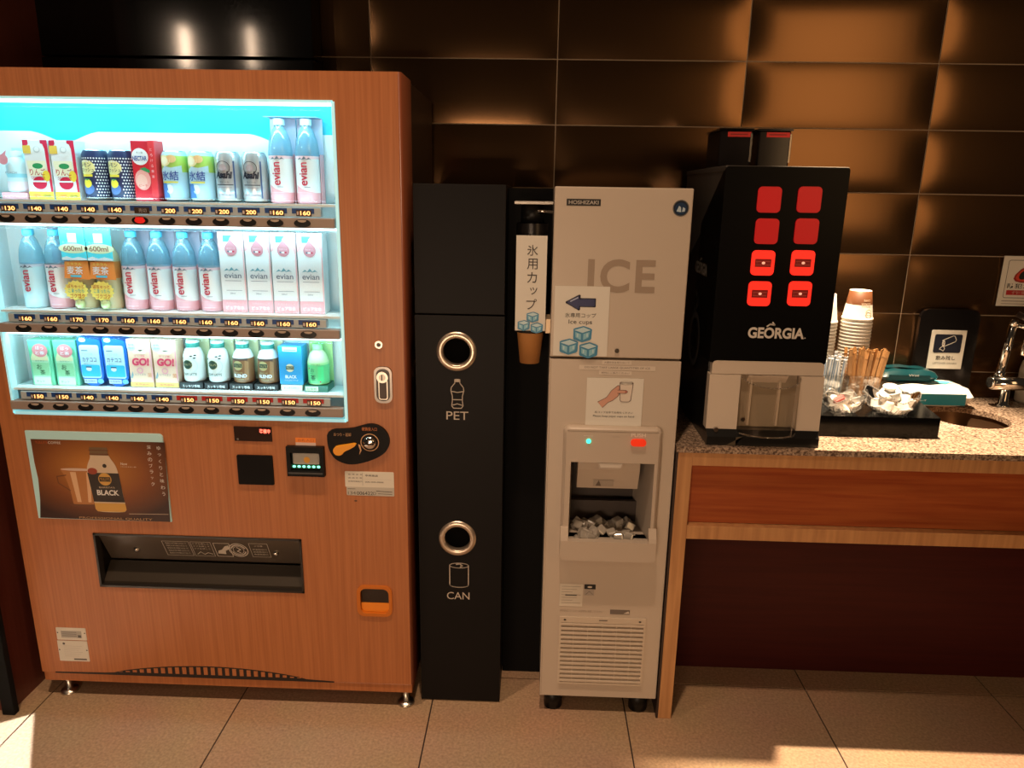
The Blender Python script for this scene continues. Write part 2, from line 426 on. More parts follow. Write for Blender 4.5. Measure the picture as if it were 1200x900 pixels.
bar_m = M('taupe_bar', (.30, .235, .20), .45); strip_m = M('strip_grey', (.45, .52, .55), .4)
blue = M('label_blue', (.01, .06, .24), .4); redl = M('label_red', (.45, .015, .015), .4)
lcdbg = M('lcd_dark', (.05, .03, .02), .3)
num = M('led_orange', (1, .5, .15), .5, emit=2.2, ecol=(1, .48, .16))
btn_m = M('button_black', (.012, .011, .011), .25); btn_red = M('button_red', (.70, .02, .02), .3, emit=.25, ecol=(1, .03, .02))
crescent = M('button_tan', (.42, .33, .26), .4)
SX = [-1.0385+.07068*i for i in range(12)]
ROWZ = [1.510, 1.219, 1.000]
prices = [['130', '140', '140', '140', '140', None, '200', '200', '200', '200', '160', '160'],
          ['160', '160', '170', '170', '160', '160', '160', '160', '160', '160', '160', '160'],
          ['150', '150', '140', '140', '140', '140', '150', '150', '150', '150', '150', '150']]
ledrow = M('led_strip_row', (.8, .98, 1), .5, emit=4, ecol=(.72, .98, 1))
for r, zs in enumerate(ROWZ):
    s = MB(); s.box(GX0-.005, GX1, .004, .112, zs-.006, zs, M('shelf_white', (.75, .86, .88), .35)); s.build('display_shelf', vm)
    s = MB(); s.box(-1.085, -.215, .0, .02, zs-.0315, zs-.009, strip_m, .001); ps = s.build('price_strip', vm)
    s = MB(); s.box(-1.112, -.178, -.010, .018, zs-.060, zs-.0345, bar_m, .002); bar = s.build('button_bar', vm)
    if r < 2:
        s = MB(); s.box(-1.10, -.18, .008, .022, zs-.066, zs-.061, ledrow); s.build('light_strip', vm)
    for i, x in enumerate(SX):
        d = MB(); hot = r == 2 and i >= 6
        d.rect(x-.029, x+.029, zs-.0235, zs-.0105, -.0007, redl if hot else blue)
        d.rect(x-.018, x+.022, zs-.030, zs-.0145, -.0012, lcdbg)
        p = prices[r][i]
        if p: d.text(p, x+.006, zs-.0222, -.0017, num, h=.0105, w=.026, bold=.015); d.rect(x-.016, x-.011, zs-.0265, zs-.018, -.0017, M('price_mark', (.6, .5, .45), .5))
        else: d.text('売切', x+.004, zs-.0222, -.0017, M('led_dim', (.5, .45, .42), .5), h=.010)
        d.build('price_display', ps)
        b = MB(); ry = r == 0 and i == 5
        P = [(x+.0215*math.cos(a), zs-.0475+.0105*math.sin(a)) for a in [2*PI*k/24 for k in range(24)]]
        b.prism(P, -.013, -.010, btn_m)
        c = [(x+.0115*math.cos(a), zs-.040+.0052*math.sin(a)*(1 if math.sin(a) < 0 else .25)) for a in [2*PI*k/20 for k in range(20)]]
        b.poly([(x+.014*math.cos(a), zs-.0475+.0075*math.sin(a)) for a in [2*PI*k/20 for k in range(20)]], -.0132, btn_red) if ry else None; b.poly(c, -.0136, crescent if not ry else btn_red); b.build('select_button', bar)
mb = MB(); mb.box(GX0+.003, GX1-.003, -.0005, .0005, GZ0, GZ1, glass); mb.build('window_glass', vm)

# poster, acrylic pocket with the display's glow put into its colour
ac = M('pocket_lit_cyan', (.50, .82, .86), .25)
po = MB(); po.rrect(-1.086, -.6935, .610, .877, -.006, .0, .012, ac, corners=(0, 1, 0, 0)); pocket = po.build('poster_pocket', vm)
def poster_mat():
    m = M('poster_brown', (.3, .1, .02), .35); nt = m.node_tree; b = nt.nodes['Principled BSDF']
    tc = nt.nodes.new('ShaderNodeTexCoord'); mp = nt.nodes.new('ShaderNodeMapping'); mp.vector_type = 'TEXTURE'
    mp.inputs['Location'].default_value = (-.90+W/2, -.25, .765); mp.inputs['Scale'].default_value = (.26, 1, .16)
    gr = nt.nodes.new('ShaderNodeTexGradient'); gr.gradient_type = 'SPHERICAL'; r = nt.nodes.new('ShaderNodeValToRGB')
    r.color_ramp.elements[0].color = (.035, .012, .006, 1); r.color_ramp.elements[1].color = (.50, .20, .040, 1)
    e = r.color_ramp.elements.new(.4); e.color = (.20, .062, .015, 1)
    nt.links.new(tc.outputs['Object'], mp.inputs[0]); nt.links.new(mp.outputs[0], gr.inputs[0]); nt.links.new(gr.outputs[1], r.inputs[0]); nt.links.new(r.outputs[0], b.inputs['Base Color'])
    return m
pm = poster_mat(); p = MB(); y = -.0066
L = [(-1.0722, 0.8533), (-0.6885, 0.8536), (-0.6967, 0.6102), (-1.0802, 0.6116), (-1.072, 0.6696), (-1.0682, 0.7332), (-1.0717, 0.7839)]
p.poly(L, y, pm)
bw = M('p_cream', (.62, .48, .34), .5); bd = M('p_dark', (.030, .020, .013), .5); bg = M('p_gold', (.60, .33, .07), .5); cu1 = M('p_copper', (.42, .17, .05), .4); cu2 = M('p_copper_light', (.68, .42, .24), .4); cu3 = M('p_copper_dark', (.14, .05, .02), .4)
y -= .0004
# mug
mug = [(-.998, .765), (-.902, .765), (-.905, .73), (-.912, .70), (-.916, .66), (-.972, .66), (-.978, .70), (-.985, .74)]
p.disc(-.935, .655, .052, y, cu3, rz=.007); p.poly(smooth_poly([(-.998, .765), (-.998, .763), (-.988, .742), (-.981, .715), (-.977, .690), (-.975, .660), (-.972, .658), (-.916, .658), (-.913, .660), (-.911, .690), (-.908, .715), (-.904, .742), (-.900, .763), (-.900, .765)], 1), y-.0003, cu1)
p.poly([(-.972, .757), (-.955, .757), (-.950, .665), (-.962, .665)], y-.0006, cu2); p.poly([(-.925, .757), (-.912, .757), (-.921, .665), (-.930, .665)], y-.0006, cu2)
p.disc(-.950, .765, .048, y-.0007, M('p_foam', (.62, .46, .38), .5), rz=.004)
p.line([(-.985, .747), (-1.012, .742), (-1.010, .722), (-.978, .700)], y-.0004, .003, cu3)
# bottle
bt = [(-.908, .812), (-.852, .812), (-.850, .803), (-.838, .785), (-.832, .765), (-.826, .70), (-.820, .645), (-.828, .636), (-.905, .636), (-.910, .645), (-.916, .70), (-.922, .765), (-.916, .785), (-.906, .803)]
p.poly(smooth_poly(bt, 2), y-.0010, bw); p.rect(-.906, -.854, .810, .834, y-.0014, M('p_cap', (.16, .10, .05), .4)); p.rect(-.908, -.852, .812, .815, y-.0017, cu3); p.rect(-.908, -.852, .824, .827, y-.0017, cu3)
p.poly([(-.921, .757), (-.830, .757), (-.826, .70), (-.8225, .668), (-.913, .668), (-.9155, .70)], y-.0014, bd)
p.poly([(-.912, .664), (-.822, .664), (-.820, .645), (-.828, .638), (-.905, .638), (-.911, .645)], y-.0014, bg)
p.disc(-.872, .738, .019, y-.0018, bg); p.rect(-.888, -.856, .731, .745, y-.0021, bd); p.text("TULLY'S", -.872, .738, y-.0024, bg, w=.027, h=.008)
p.text("BARISTA'S", -.869, .713, y-.0018, bw, w=.045, h=.005); p.text('BLACK', -.868, .697, y-.0018, white, w=.064, h=.0165, bold=.03)
p.disc(-.905, .762, .014, y-.0019, M('p_berry', (.30, .05, .02), .5), rz=.010); p.disc(-.868, .779, .006, y-.0019, bd)
p.text("TULLY'S", -1.043, .844, y, M('p_redtext', (.45, .08, .02), .5), w=.035, h=.007); p.text('COFFEE', -1.005, .844, y, white, w=.036, h=.007)
for k, ch in enumerate('ゆっくりと味わう'): p.text(ch, -.707+.0015*k*0, .836-.0198*k, y, white, h=.0115 if ch != 'っ' else .007)
for k, ch in enumerate('深みのブラック'): p.text(ch, -.735, .838-.0185*k, y, white, h=.011 if ch != 'ッ' else .007)
p.text('New', -.812, .786, y, white, w=.019, h=.008); p.text('バリスタの一杯', -.800, .777, y, white, w=.045, h=.0035)
p.text('PROFESSIONAL QUALITY', -.855, .6165, y-.002, M('p_tan', (.5, .3, .14), .5), w=.215, h=.0075)
p.line([(-.815, .632), (-.70, .634)], y, .0012, bw)
p.build('poster', pocket)

# status display, card reader, bill slot, coin plate
mb = MB(); mb.box(-.490, -.383, -.003, .0, .862, .905, M('display_dark', (.030, .016, .013), .12), .001); sd = mb.build('status_display', vm)
mb = MB(); mb.text('準備中', -.402, .893, -.0035, M('led_red', (1, .25, .2), .5, emit=5, ecol=(1, .10, .06)), w=.030, h=.0125, bold=.03)
mb.disc(-.480, .868, .003, -.0035, M('grey_dot', (.15, .14, .13), .4)); mb.build('lit_message', sd)
mb = MB(); mb.rrect(-.487, -.386, .733, .821, -.006, 0, .003, M('reader_black', (.005, .004, .004), .6, spec=.12)); mb.build('card_reader', vm)
mb = MB()
bp_ = M('bill_black', (.007, .007, .007), .5, spec=.15)
holed(mb, -.342, -.237, .766, .853, -.016, 0, [(-.331, -.247, .783, .836)], bp_)
mb.rect(-.331, -.247, .783, .836, -.001, M('bill_inside', (.035, .05, .048), .3)); mb.box(-.338, -.241, -.0195, -.016, .7745, .7785, M('bill_lip', (.06, .06, .06), .3)); bs = mb.build('bill_slot', vm)
mb = MB(); mb.rrect(-.326, -.252, .800, .832, -.007, -.001, .003, M('bill_window', (.46, .44, .40), .3)); mb.disc(-.287, .813, .009, -.0075, M('bill_orange', (.85, .42, .05), .4)); mb.build('bill_window', bs)
mb = MB(); gl = M('led_green', (.2, .9, .6), .5, emit=3, ecol=(.15, .9, .55))
mb.box(-.331, -.248, -.009, -.002, .788, .799, M('green_bed', (.01, .12, .08), .3))
for k in range(6): mb.disc(-.323+.0138*k, .7935, .0045, -.0095, gl, 12, rz=.0036)
mb.build('led_row', bs)
mb = MB(); mb.rect(-.318, -.261, .862, .876, -.0008, M('orange_label', (.90, .25, .03), .5)); mb.rect(-.318, -.261, .853, .862, -.0008, M('pink_paper', (.75, .55, .48), .6)); mb.text('お札入口', -.289, .869, -.0014, M('orange_dark', (.5, .12, .01), .5), w=.045, h=.008); mb.build('slot_label', vm)
blob = [(-.226, .905), (-.160, .908), (-.130, .917), (-.105, .925), (-.080, .920), (-.060, .903), (-.051, .880), (-.055, .855), (-.070, .835), (-.100, .818), (-.140, .805), (-.170, .802), (-.200, .812), (-.217, .830), (-.227, .860)]
mb = MB(); mb.prism(smooth_poly(blob), -.008, 0, M('coin_plate_black', (.007, .006, .006), .5, spec=.15)); cpn = mb.build('coin_plate', vm)
tan = M('tan_print', (.60, .34, .16), .5)
mb = MB(); mb.text('おつり・返却', -.183, .891, -.0085, tan, w=.048, h=.010); mb.text('硬貨投入口', -.107, .909, -.0085, M('orange_print', (.6, .18, .04), .5), w=.042, h=.010)
mb.ring(-.107, .870, .0235, .0258, -.0085, tan); mb.poly([(-.140, .864), (-.134, .862), (-.131, .846), (-.138, .832), (-.135, .846)], -.0085, tan); mb.build('plate_print', cpn)
mb = MB(); lev = [(-.208, .846), (-.203, .836), (-.193, .833), (-.183, .836), (-.176, .846), (-.160, .853), (-.143, .864), (-.147, .869), (-.170, .864), (-.195, .860), (-.205, .856)]
mb.prism(smooth_poly(lev, 1), -.022, -.008, M('lever_orange', (.85, .34, .02), .35)); mb.build('return_lever', cpn)
mb = MB(); mb.lathe([(0, 0), (.012, .001), (.018, .004), (.018, .012)], 0, 0, chrome, 28)
mb.V = [(-.107+x, -.020+z, .870+yy) for x, yy, z in mb.V]; mb.box(-.120, -.094, -.0215, -.018, .867, .8695, void); mb.build('coin_slot', cpn)
# lock and handle
mb = MB(); mb.cyl((-.075, -.003, 1.146), (-.075, .001, 1.146), .0105, steel, n=24); mb.cyl((-.075, -.0042, 1.146), (-.075, -.003, 1.146), .0055, M('key_dark', (.05, .04, .035), .4), n=16); mb.build('key_lock', vm)
mb = MB(); mb.rrect(-.090, -.041, .984, 1.086, -.006, 0, .018, M('lock_chrome', (.30, .28, .26), .3, 1), 6); hl = mb.build('lock_plate', vm)
mb = MB(); mb.rrect(-.084, -.047, .990, 1.080, -.0068, -.006, .016, M('recess_dark', (.03, .022, .018), .3), 6)
mb.rrect(-.078, -.053, .994, 1.050, -.0074, -.006, .006, steel, 4); mb.rrect(-.0755, -.0555, .9965, 1.050, -.0080, -.006, .005, M('recess_brown', (.045, .022, .014), .4), 4); mb.build('handle_recess', hl)
mb = MB(); mb.cyl((-.066, -.013, 1.058), (-.066, -.006, 1.058), .0155, steel, n=24); mb.cyl((-.066, -.0145, 1.058), (-.066, -.012, 1.058), .009, M('lock_core', (.35, .32, .28), .3, 1), n=20); mb.box(-.068, -.0655, -.0152, -.0140, 1.050, 1.066, void); mb.build('lock_barrel', hl)
# stickers
mb = MB(); sw = M('sticker_white', (.70, .66, .57), .5); sg = M('sticker_grey', (.50, .47, .41), .5); gi = M('grey_ink', (.10, .09, .08), .6)
mb.rrect(-.183, -.044, .733, .780, -.001, 0, .003, sw, 3, (1, 1, 0, 0)); mb.rrect(-.180, -.044, .707, .733, -.001, 0, .003, sg, 3, (0, 0, 1, 1)); sk = mb.build('owner_sticker', vm)
mb = MB(); y = -.0013
for k, t in enumerate(('管 理 者 名', '連 絡 先 等', '故障時連絡先')): mb.text(t, -.154, .771-.0105*k, y, gi, w=.040, h=.0045)
mb.text('中央支店', -.107, .7685, y, ink, w=.036, h=.006, bold=.02)
mb.text('000-000-0000', -.100, .749, y, ink, w=.052, h=.004); mb.line([(-.133, .738), (-.133, .777)], y, .0006, gi); mb.line([(-.128, .757), (-.05, .757)], y, .0005, sg)
mb.text('134', -.165, .7145, y, gi, w=.022, h=.0095); mb.text('006422', -.128, .7145, y, ink, w=.046, h=.0105); mb.text('D', -.100, .7145, y, gi, h=.009); mb.line([(-.095, .722), (-.05, .720)], y, .002, gi); mb.line([(-.09, .714), (-.05, .713)], y, .0015, gi); mb.line([(-.176, .727), (-.155, .727)], y, .0015, gi); mb.build('sticker_print', sk)
for (x0, x1, z0, z1) in ((-1.092, -1.000, .204, .246), (-1.094, -1.001, .130, .201)):
    mb = MB(); mb.rrect(x0, x1, z0, z1, -.0012, 0, .002, sw, 3); pl = mb.build('rating_plate', vm)
    mb = MB(); y = -.0015
    for q in (x0+.004, x1-.004): mb.disc(q, (z0+z1)/2+.004, .0022, y, ink, 10)
    if z1 > .21:
        mb.rect(x0+.014, x1-.014, z0+.008, z1-.010, y, M('plate_grey', (.42, .39, .34), .5)); mb.rect(x1-.026, x1-.016, z0+.009, z0+.018, y-.0003, gi)
        for k in range(3): mb.line([(x0+.017, z1-.015-.006*k), (x1-.03, z1-.015-.006*k)], y-.0003, .0015, gi)
    else:
        for k in range(6): mb.line([(x0+.018, z1-.018-.007*k), (x1-.018-.006*(k % 3), z1-.018-.007*k)], y, .0010, sg)
        mb.disc(x0+.020, z1-.010, .004, y, gi, 12); mb.rect(x1-.048, x1-.008, z0+.005, z0+.010, y, gi)
    mb.build('plate_print', pl)
mb = MB(); mb.disc(-.155, .690, .005, -.0006, ink, 12, rz=.0018); mb.build('scratch', vm)
# delivery port
x0, x1, z0, z1 = PORT; pmt = M('port_black', (.020, .017, .015), .28); pflap = M('port_flap', (.075, .058, .042), .22)
mb = MB(); d = .13
mb.add([(x0, .02, z0), (x1, .02, z0), (x1, .02, z1), (x0, .02, z1), (x0, d, z0), (x1, d, z0), (x1, d, z1), (x0, d, z1)], [(4, 5, 6, 7), (0, 4, 7, 3), (1, 2, 6, 5), (0, 1, 5, 4), (3, 7, 6, 2)], pmt)
t = .006
mb.box(x0, x1, -.004, .02, z1-t, z1, pmt); mb.box(x0, x1, -.004, .02, z0, z0+t, pmt); mb.box(x0, x0+t, -.004, .02, z0, z1, pmt); mb.box(x1-t, x1, -.004, .02, z0, z1, pmt)
dp = mb.build('delivery_port', vm)
mb = MB(); mb.add([(x0+.006, .012, z1-.010), (x1-.006, .012, z1-.010), (x1-.006, .060, z0+.062), (x0+.006, .060, z0+.062)], [(0, 1, 2, 3)], pflap)
mb.add([(x0+.006, .012, z1-.010), (x1-.006, .012, z1-.010), (x1-.006, .016, z1-.006), (x0+.006, .016, z1-.006)], [(0, 1, 2, 3)], pflap); fl = mb.build('delivery_flap', dp)
mb = MB(); mb.prism([(.018, z0+.010), (.012, z0+.006), (.012, z0+.012), (.055, z0+.058), (.060, z0+.056)], x0+.006, x1-.006, M('port_lip', (.035, .027, .019), .3), axis='x'); mb.build('delivery_sill', dp)
pr = M('grey_etch', (.62, .56, .48), .5); mb = MB()
def fp(x, z, e=.0012): q = (z1-.010-z)/(z1-.010-z0-.062); return (x, .012+.048*q-e, z)
st = len(mb.V); y = 0
mb.line([(-.745, .535), (-.665, .535), (-.665, .475), (-.745, .475)], y, .0012, pr, True); mb.line([(-.660, .535), (-.600, .535), (-.600, .475), (-.660, .475)], y, .0012, pr, True)
mb.line([(-.592, .532), (-.545, .532), (-.545, .476), (-.592, .476)], y, .0018, pr, True); mb.poly([(-.588, .488), (-.584, .500), (-.572, .505), (-.560, .520), (-.548, .524), (-.550, .508), (-.562, .500), (-.564, .486)], y, pr)
mb.ring(-.522, .505, .026, .029, y, pr); mb.ring(-.522, .505, .015, .0165, y, pr); mb.ring(-.522, .505, .019, .023, y, pr, a0=.3, a1=2.8); mb.ring(-.522, .505, .019, .023, y, pr, a0=3.5, a1=6.0); mb.line([(-.525, .516), (-.515, .508), (-.527, .500), (-.518, .494)], y, .003, pr)
mb.line([(-.485, .535), (-.430, .535), (-.430, .478), (-.485, .478)], y, .0012, pr, True)
for k in range(5): mb.text('取出口に手や物を入れないで', -.705, .527-.0105*k, y, pr, w=.062, h=.006); 
for k in range(3): mb.text('ドアを押して', -.630, .527-.0105*k, y, pr, w=.048, h=.006)
mb.line([(-.652, .482), (-.640, .493), (-.630, .482), (-.618, .490), (-.605, .484)], y, .002, pr)
mb.text('ご注意', -.458, .525, y, pr, w=.025, h=.006)
for k in range(3): mb.text('商品取出口', -.458, .510-.0105*k, y, pr, w=.042, h=.006)
for k in range(st, len(mb.V)): mb.V[k] = fp(mb.V[k][0], mb.V[k][2])
mb.build('flap_print', fl)
for x in (-.833, -.412):
    mb = MB(); q = fp(x, .497, 0); mb.lathe([(0, -.008), (.006, -.007), (.009, -.002), (.0095, .003)], 0, 0, chrome, 18)
    mb.V = [(q[0]+a, q[1]+c, q[2]+b) for a, b, c in mb.V]; mb.build('flap_knob', fl)
# coin return
x0, x1, z0, z1 = RET; og = M('orange_plastic', (.80, .25, .02), .3); mb = MB()
P1, P2 = rr(x0-.006, x1+.006, z0-.006, z1+.006, .022, 6), rr(x0+.004, x1-.004, z0+.004, z1-.004, .018, 6)
V = [(p[0], -.005, p[1]) for p in P1]+[(p[0], -.005, p[1]) for p in P2]+[(p[0], .012, p[1]) for p in P2]+[(p[0], 0, p[1]) for p in P1]; n = len(P1)
mb.add(V, [(k, (k+1) % n, n+(k+1) % n, n+k) for k in range(n)]+[(n+k, n+(k+1) % n, 2*n+(k+1) % n, 2*n+k) for k in range(n)]+[(k, (k+1) % n, 3*n+(k+1) % n, 3*n+k) for k in range(n)], M('return_rim', (.55, .15, .012), .35)); cr = mb.build('coin_return', vm)
mb = MB(); mb.add([(x0, .018, z0), (x1, .018, z0), (x1, .018, z1), (x0, .018, z1), (x0, .06, z0), (x1, .06, z0), (x1, .06, z1), (x0, .06, z1)], [(4, 5, 6, 7), (0, 4, 7, 3), (1, 2, 6, 5), (0, 1, 5, 4), (3, 7, 6, 2)], M('return_inside', (.16, .035, .012), .4)); mb.build('return_cup', cr)
mb = MB(); mb.prism(rr(x0+.005, x1-.005, z0+.005, z0+.034, .015, 5, (0, 0, 1, 1)), .004, .010, og); mb.build('return_lip', cr)
mb = MB(); mb.prism(rr(x0+.005, x1-.005, z0+.034, z1-.005, .015, 5, (1, 1, 0, 0)), .006, .008, clear('smoked_flap', (.35, .25, .2), .15)); mb.build('return_flap', cr)
# lights of the display case (its LED strips)
CY_L = (.40, .86, 1)
def strip(z, e, ty=.075, dz=-.16, y=.024): 
    o = lamp('case_light', 'AREA', (-.64, y, z), (-.64, ty, z+dz), e, CY_L, shape='RECTANGLE', size=.90, size_y=.012); o.parent = None
    return o
strip(1.742, 1.8, .10, -.10, .004); strip(1.440, 1.0, .09, -.13, .004); strip(1.150, 1.05, .09, -.10, .004)
strip(1.516, .42, .06, .10, .002); strip(1.226, .32, .06, .10, .002); strip(1.006, .36, .06, .10, .002)

# ------------------------------------------------------------------ drinks in the display window
def prod(name, label, slot, row, group=None, y=.062): return thing(name, label, 'drink', (SX[slot], y, ROWZ[row]+.0005), group)
def addp(mbx, name, par):
    # parts are drawn about the thing's own base
    o = Vector(par['_o']) if par.parent is None else None
    r = par
    while r.parent is not None: r = r.parent
    o = Vector(r['_o']); mbx.V = [(v[0]+o.x, v[1]+o.y, v[2]+o.z) for v in mbx.V]
    return mbx.build(name, par)
C = lambda n, c, r=.4, **k: M('drink_'+n, c, r, **k)
pink = C('pink', (.78, .38, .42)); pinkl = C('pale_pink', (.82, .58, .62)); dwhite = C('white', (.80, .84, .85)); ev_red = C('red_print', (.55, .02, .06)); ev_blue = C('grey_blue', (.12, .16, .22)); dblue = C('cap_blue', (.10, .55, .78))
water = clear('bottle_clear', (.75, .92, .97), .12, .05, body=(.35, .62, .75), bodyfac=.30)
EVB = [(0, 0), (.027, 0), (.031, .005), (.031, .028), (.031, .113), (.031, .120), (.0305, .132), (.027, .160), (.0185, .184), (.0125, .192), (.0125, .197)]
def mountains(b, x, z, y, m, s=1):
    for dx, h in ((-.011, .006), (0, .009), (.011, .006)): b.poly([(x+s*(dx-.007), z), (x+s*dx, z+s*h), (x+s*(dx+.007), z), (x+s*(dx+.002), z+s*.002)], y, m)
def evian(slot, row, label, card=True, group=None, clearone=False):
    t = prod('water_bottle', label, slot, row, group)
    b = MB(); lab = C('clear_label', (.55, .80, .86)) if clearone else dwhite; base = lab if clearone else pink
    b.lathe(EVB, 0, 0, water, 24, seg_mats=[base, base, base, lab, pinkl if not clearone else C('clear_pink', (.60, .68, .78)), None, None, None, None, None]); addp(b, 'bottle', t)
    b = MB(); b.lathe([(.0146, .196), (.0146, .210), (.013, .212), (0, .212)], 0, 0, dblue if row else C('cap_pale', (.45, .68, .75)), 20); addp(b, 'cap', t)
    b = MB(); b.text('evian', -.004, .075, .0004, ev_red, w=.058, h=.021, bold=.012, rot=PI/2); mountains(b, 0, .110, .0005, ev_blue, 1.05)
    if not clearone:
        sw = [(-.026, .0285), (.026, .0285), (.026, .029), (.010, .031), (-.008, .037), (-.026, .048)]
        b.poly(sw, .0003, pink); b.line([(-.014, .012), (.016, .012)], .0005, .002, pinkl); b.line([(-.002, .042), (.012, .042)], .0004, .0012, ev_blue)
    b.wrap(0, 0, 0, .0313)
    for k in range(len(b.V)): pass
    addp(b, 'label_print', t)
    if card:
        b = MB(); cm = C('card_mauve', (.50, .50, .62)); b.box(-.034, .034, .0315, .0325, 0, .2165, cm); b.box(-.034, .034, -.018, .0315, .2150, .2165, clear('card_top', (.9, .95, 1), .1, body=(.5, .6, .75), bodyfac=.5) if 'card_top' not in MATS else MATS['card_top'])
        b.box(.0325, .034, .0, .0325, .0, .125, pink); addp(b, 'display_card', t)
    return t
def can(slot, row, name, label, prof_m, group=None, r=.0325, h=.128):
    t = prod(name, label, slot, row, group)
    b = MB(); alu = C('can_metal', (.70, .72, .72), .25, metal=1)
    b.lathe([(0, .003), (.024, .003), (.026, 0), (r, .008), (r, .040), (r, .075), (r, h-.012), (.0275, h-.002), (.027, h), (.0255, h), (.025, h-.003), (0, h-.003)], 0, 0, alu, 28, seg_mats=[alu, alu, alu]+prof_m+[alu]*6); addp(b, 'can_body', t)
    return t
def box(slot, row, name, label, m, w, h, d=.05, group=None, bev=.002):
    t = prod(name, label, slot, row, group); b = MB(); b.box(-w/2, w/2, -d/2, d/2, 0, h, m, bev); addp(b, 'carton', t); return t
YF = -.0256   # print just in front of a 5 cm deep carton

# row one --------------------------------------------------
def peach_water():
    t = prod('water_bottle', 'pale pink and blue water bottle dummy at the left end of the top row', 0, 0)
    b = MB(); b.box(-.034, .034, .0325, .0345, 0, .132, C('card_ice', (.60, .82, .86)));b.box(-.034, .034, -.030, .030, 0, .017, pink, .001); addp(b, 'display_card', t)
    b = MB(); b.lathe([(0, .017), (.027, .017), (.029, .022), (.029, .045), (.027, .055), (.029, .065), (.027, .075), (.028, .085), (.020, .102), (.012, .108)], 0, 0, C('milky_blue', (.60, .80, .86)), 24, seg_mats=[None, None, C('milky_pink', (.78, .68, .74)), None, C('deeper_blue', (.30, .68, .80)), None, None, None, None]); addp(b, 'bottle', t)
    b = MB(); b.lathe([(.0145, .105), (.0145, .122), (0, .124)], 0, 0, dwhite, 18); addp(b, 'cap', t)
    b = MB(); dpk = C('drop_pink', (.75, .30, .36)); b.disc(-.016, .100, .013, -.0305, dpk); b.poly([(-.0275, .106), (-.0085, .1105), (-.004, .124)], -.0307, dpk); b.text('PEACH', .0, .067, -.0300, ev_blue, w=.03, h=.005); addp(b, 'drop_tag', t)
peach_water()
def apple(slot, label):
    red = C('carton_red', (.62, .02, .06)); yel = C('carton_yellow', (.80, .58, .05))
    t = box(slot, 0, 'juice_pouch', label, dwhite, .066, .150); y = YF
    b = MB(); b.rect(-.033, .033, .0, .020, y, yel); b.poly([(-.033, .150), (-.018, .150), (-.018, .140), (-.028, .128), (-.033, .128)], y, red)
    b.poly([(.014, .150), (.033, .150), (.033, .020), (.027, .020), (.0245, .10), (.024, .128), (.020, .140), (.014, .142)], y, red)
    b.rect(-.034, -.013, .116, .136, y-.0006, C('gold', (.75, .50, .08))); b.disc(0, .122, .013, y-.0003, dwhite, rz=.016); b.disc(.003, .126, .009, y-.0009, C('shade_grey', (.55, .62, .64)), rz=.008); b.disc(.004, .127, .0065, y-.0012, dwhite, rz=.006)
    b.disc(.0, .042, .019, y-.0003, red, rz=.016); b.poly([(-.028, .098), (.022, .098), (.024, .060), (-.024, .060)], y-.0004, C('pale_yellow', (.85, .85, .62)))
    b.disc(0, .085, .014, y-.0006, C('leaf_green', (.03, .30, .10)), rz=.007); b.text('りんご', -.002, .070, y-.0009, C('deep_red', (.45, .01, .03)), w=.042, h=.017, bold=.04); b.text('ジュース', -.002, .055, y-.0009, C('deep_red', (.45, .01, .03)), w=.038, h=.008, bold=.02)
    b.disc(.020, .060, .010, y-.0008, yel, rz=.014); b.rect(-.022, .018, .044, .048, y-.0009, dwhite); b.text('100%', -.012, .010, y-.0004, red, w=.022, h=.008); b.text('国産', .016, .010, y-.0004, ink, w=.020, h=.006); addp(b, 'carton_print', t)
apple(1, 'red and yellow apple juice pouch, next to the pale pink bottle in the top row'); apple(2, 'red and yellow apple juice pouch, next to the navy dotted cans in the top row')
def lemon(slot, label):
    navy = C('navy', (.012, .022, .085)); yel = C('lemon_yellow', (.88, .72, .06))
    t = can(slot, 0, 'lemon_soda_can', label, [navy]*4)
    b = MB()
    for i in range(-5, 15):
        for j in range(13):
            x = i*.0066+(.0033 if j % 2 else 0); z = .013+j*.0078
            if -.045 < x < .045 and not (-.036 < x < .010 and z < .098): b.disc(x, z, .0021, .0003, dwhite, 8)
    b.wrap(0, 0, 0, .0325); addp(b, 'dot_pattern', t)
    b = MB(); b.disc(-.010, .083, .024, .0004, C('pale_lemon', (.85, .80, .35)), rz=.019); b.text('レモン', -.010, .090, .0008, navy, w=.030, h=.010, bold=.03); b.text('スカッシュ', -.010, .077, .0008, navy, w=.042, h=.010, bold=.03)
    b.rect(-.026, .006, .060, .066, .0006, yel); b.disc(-.010, .043, .012, .0007, yel, rz=.011); b.poly([(-.020, .055), (0, .055), (-.010, .050)], .0008, C('leaf_green', (.03, .3, .1))); b.disc(-.010, .030, .017, .0005, C('mid_blue', (.10, .18, .42)), rz=.015); b.wrap(0, 0, 0, .0325); addp(b, 'can_print', t)
lemon(3, 'navy white-dotted lemon soda can, beside the red and yellow pouches in the top row'); lemon(4, 'navy white-dotted lemon soda can, beside the red peach nectar carton in the top row')
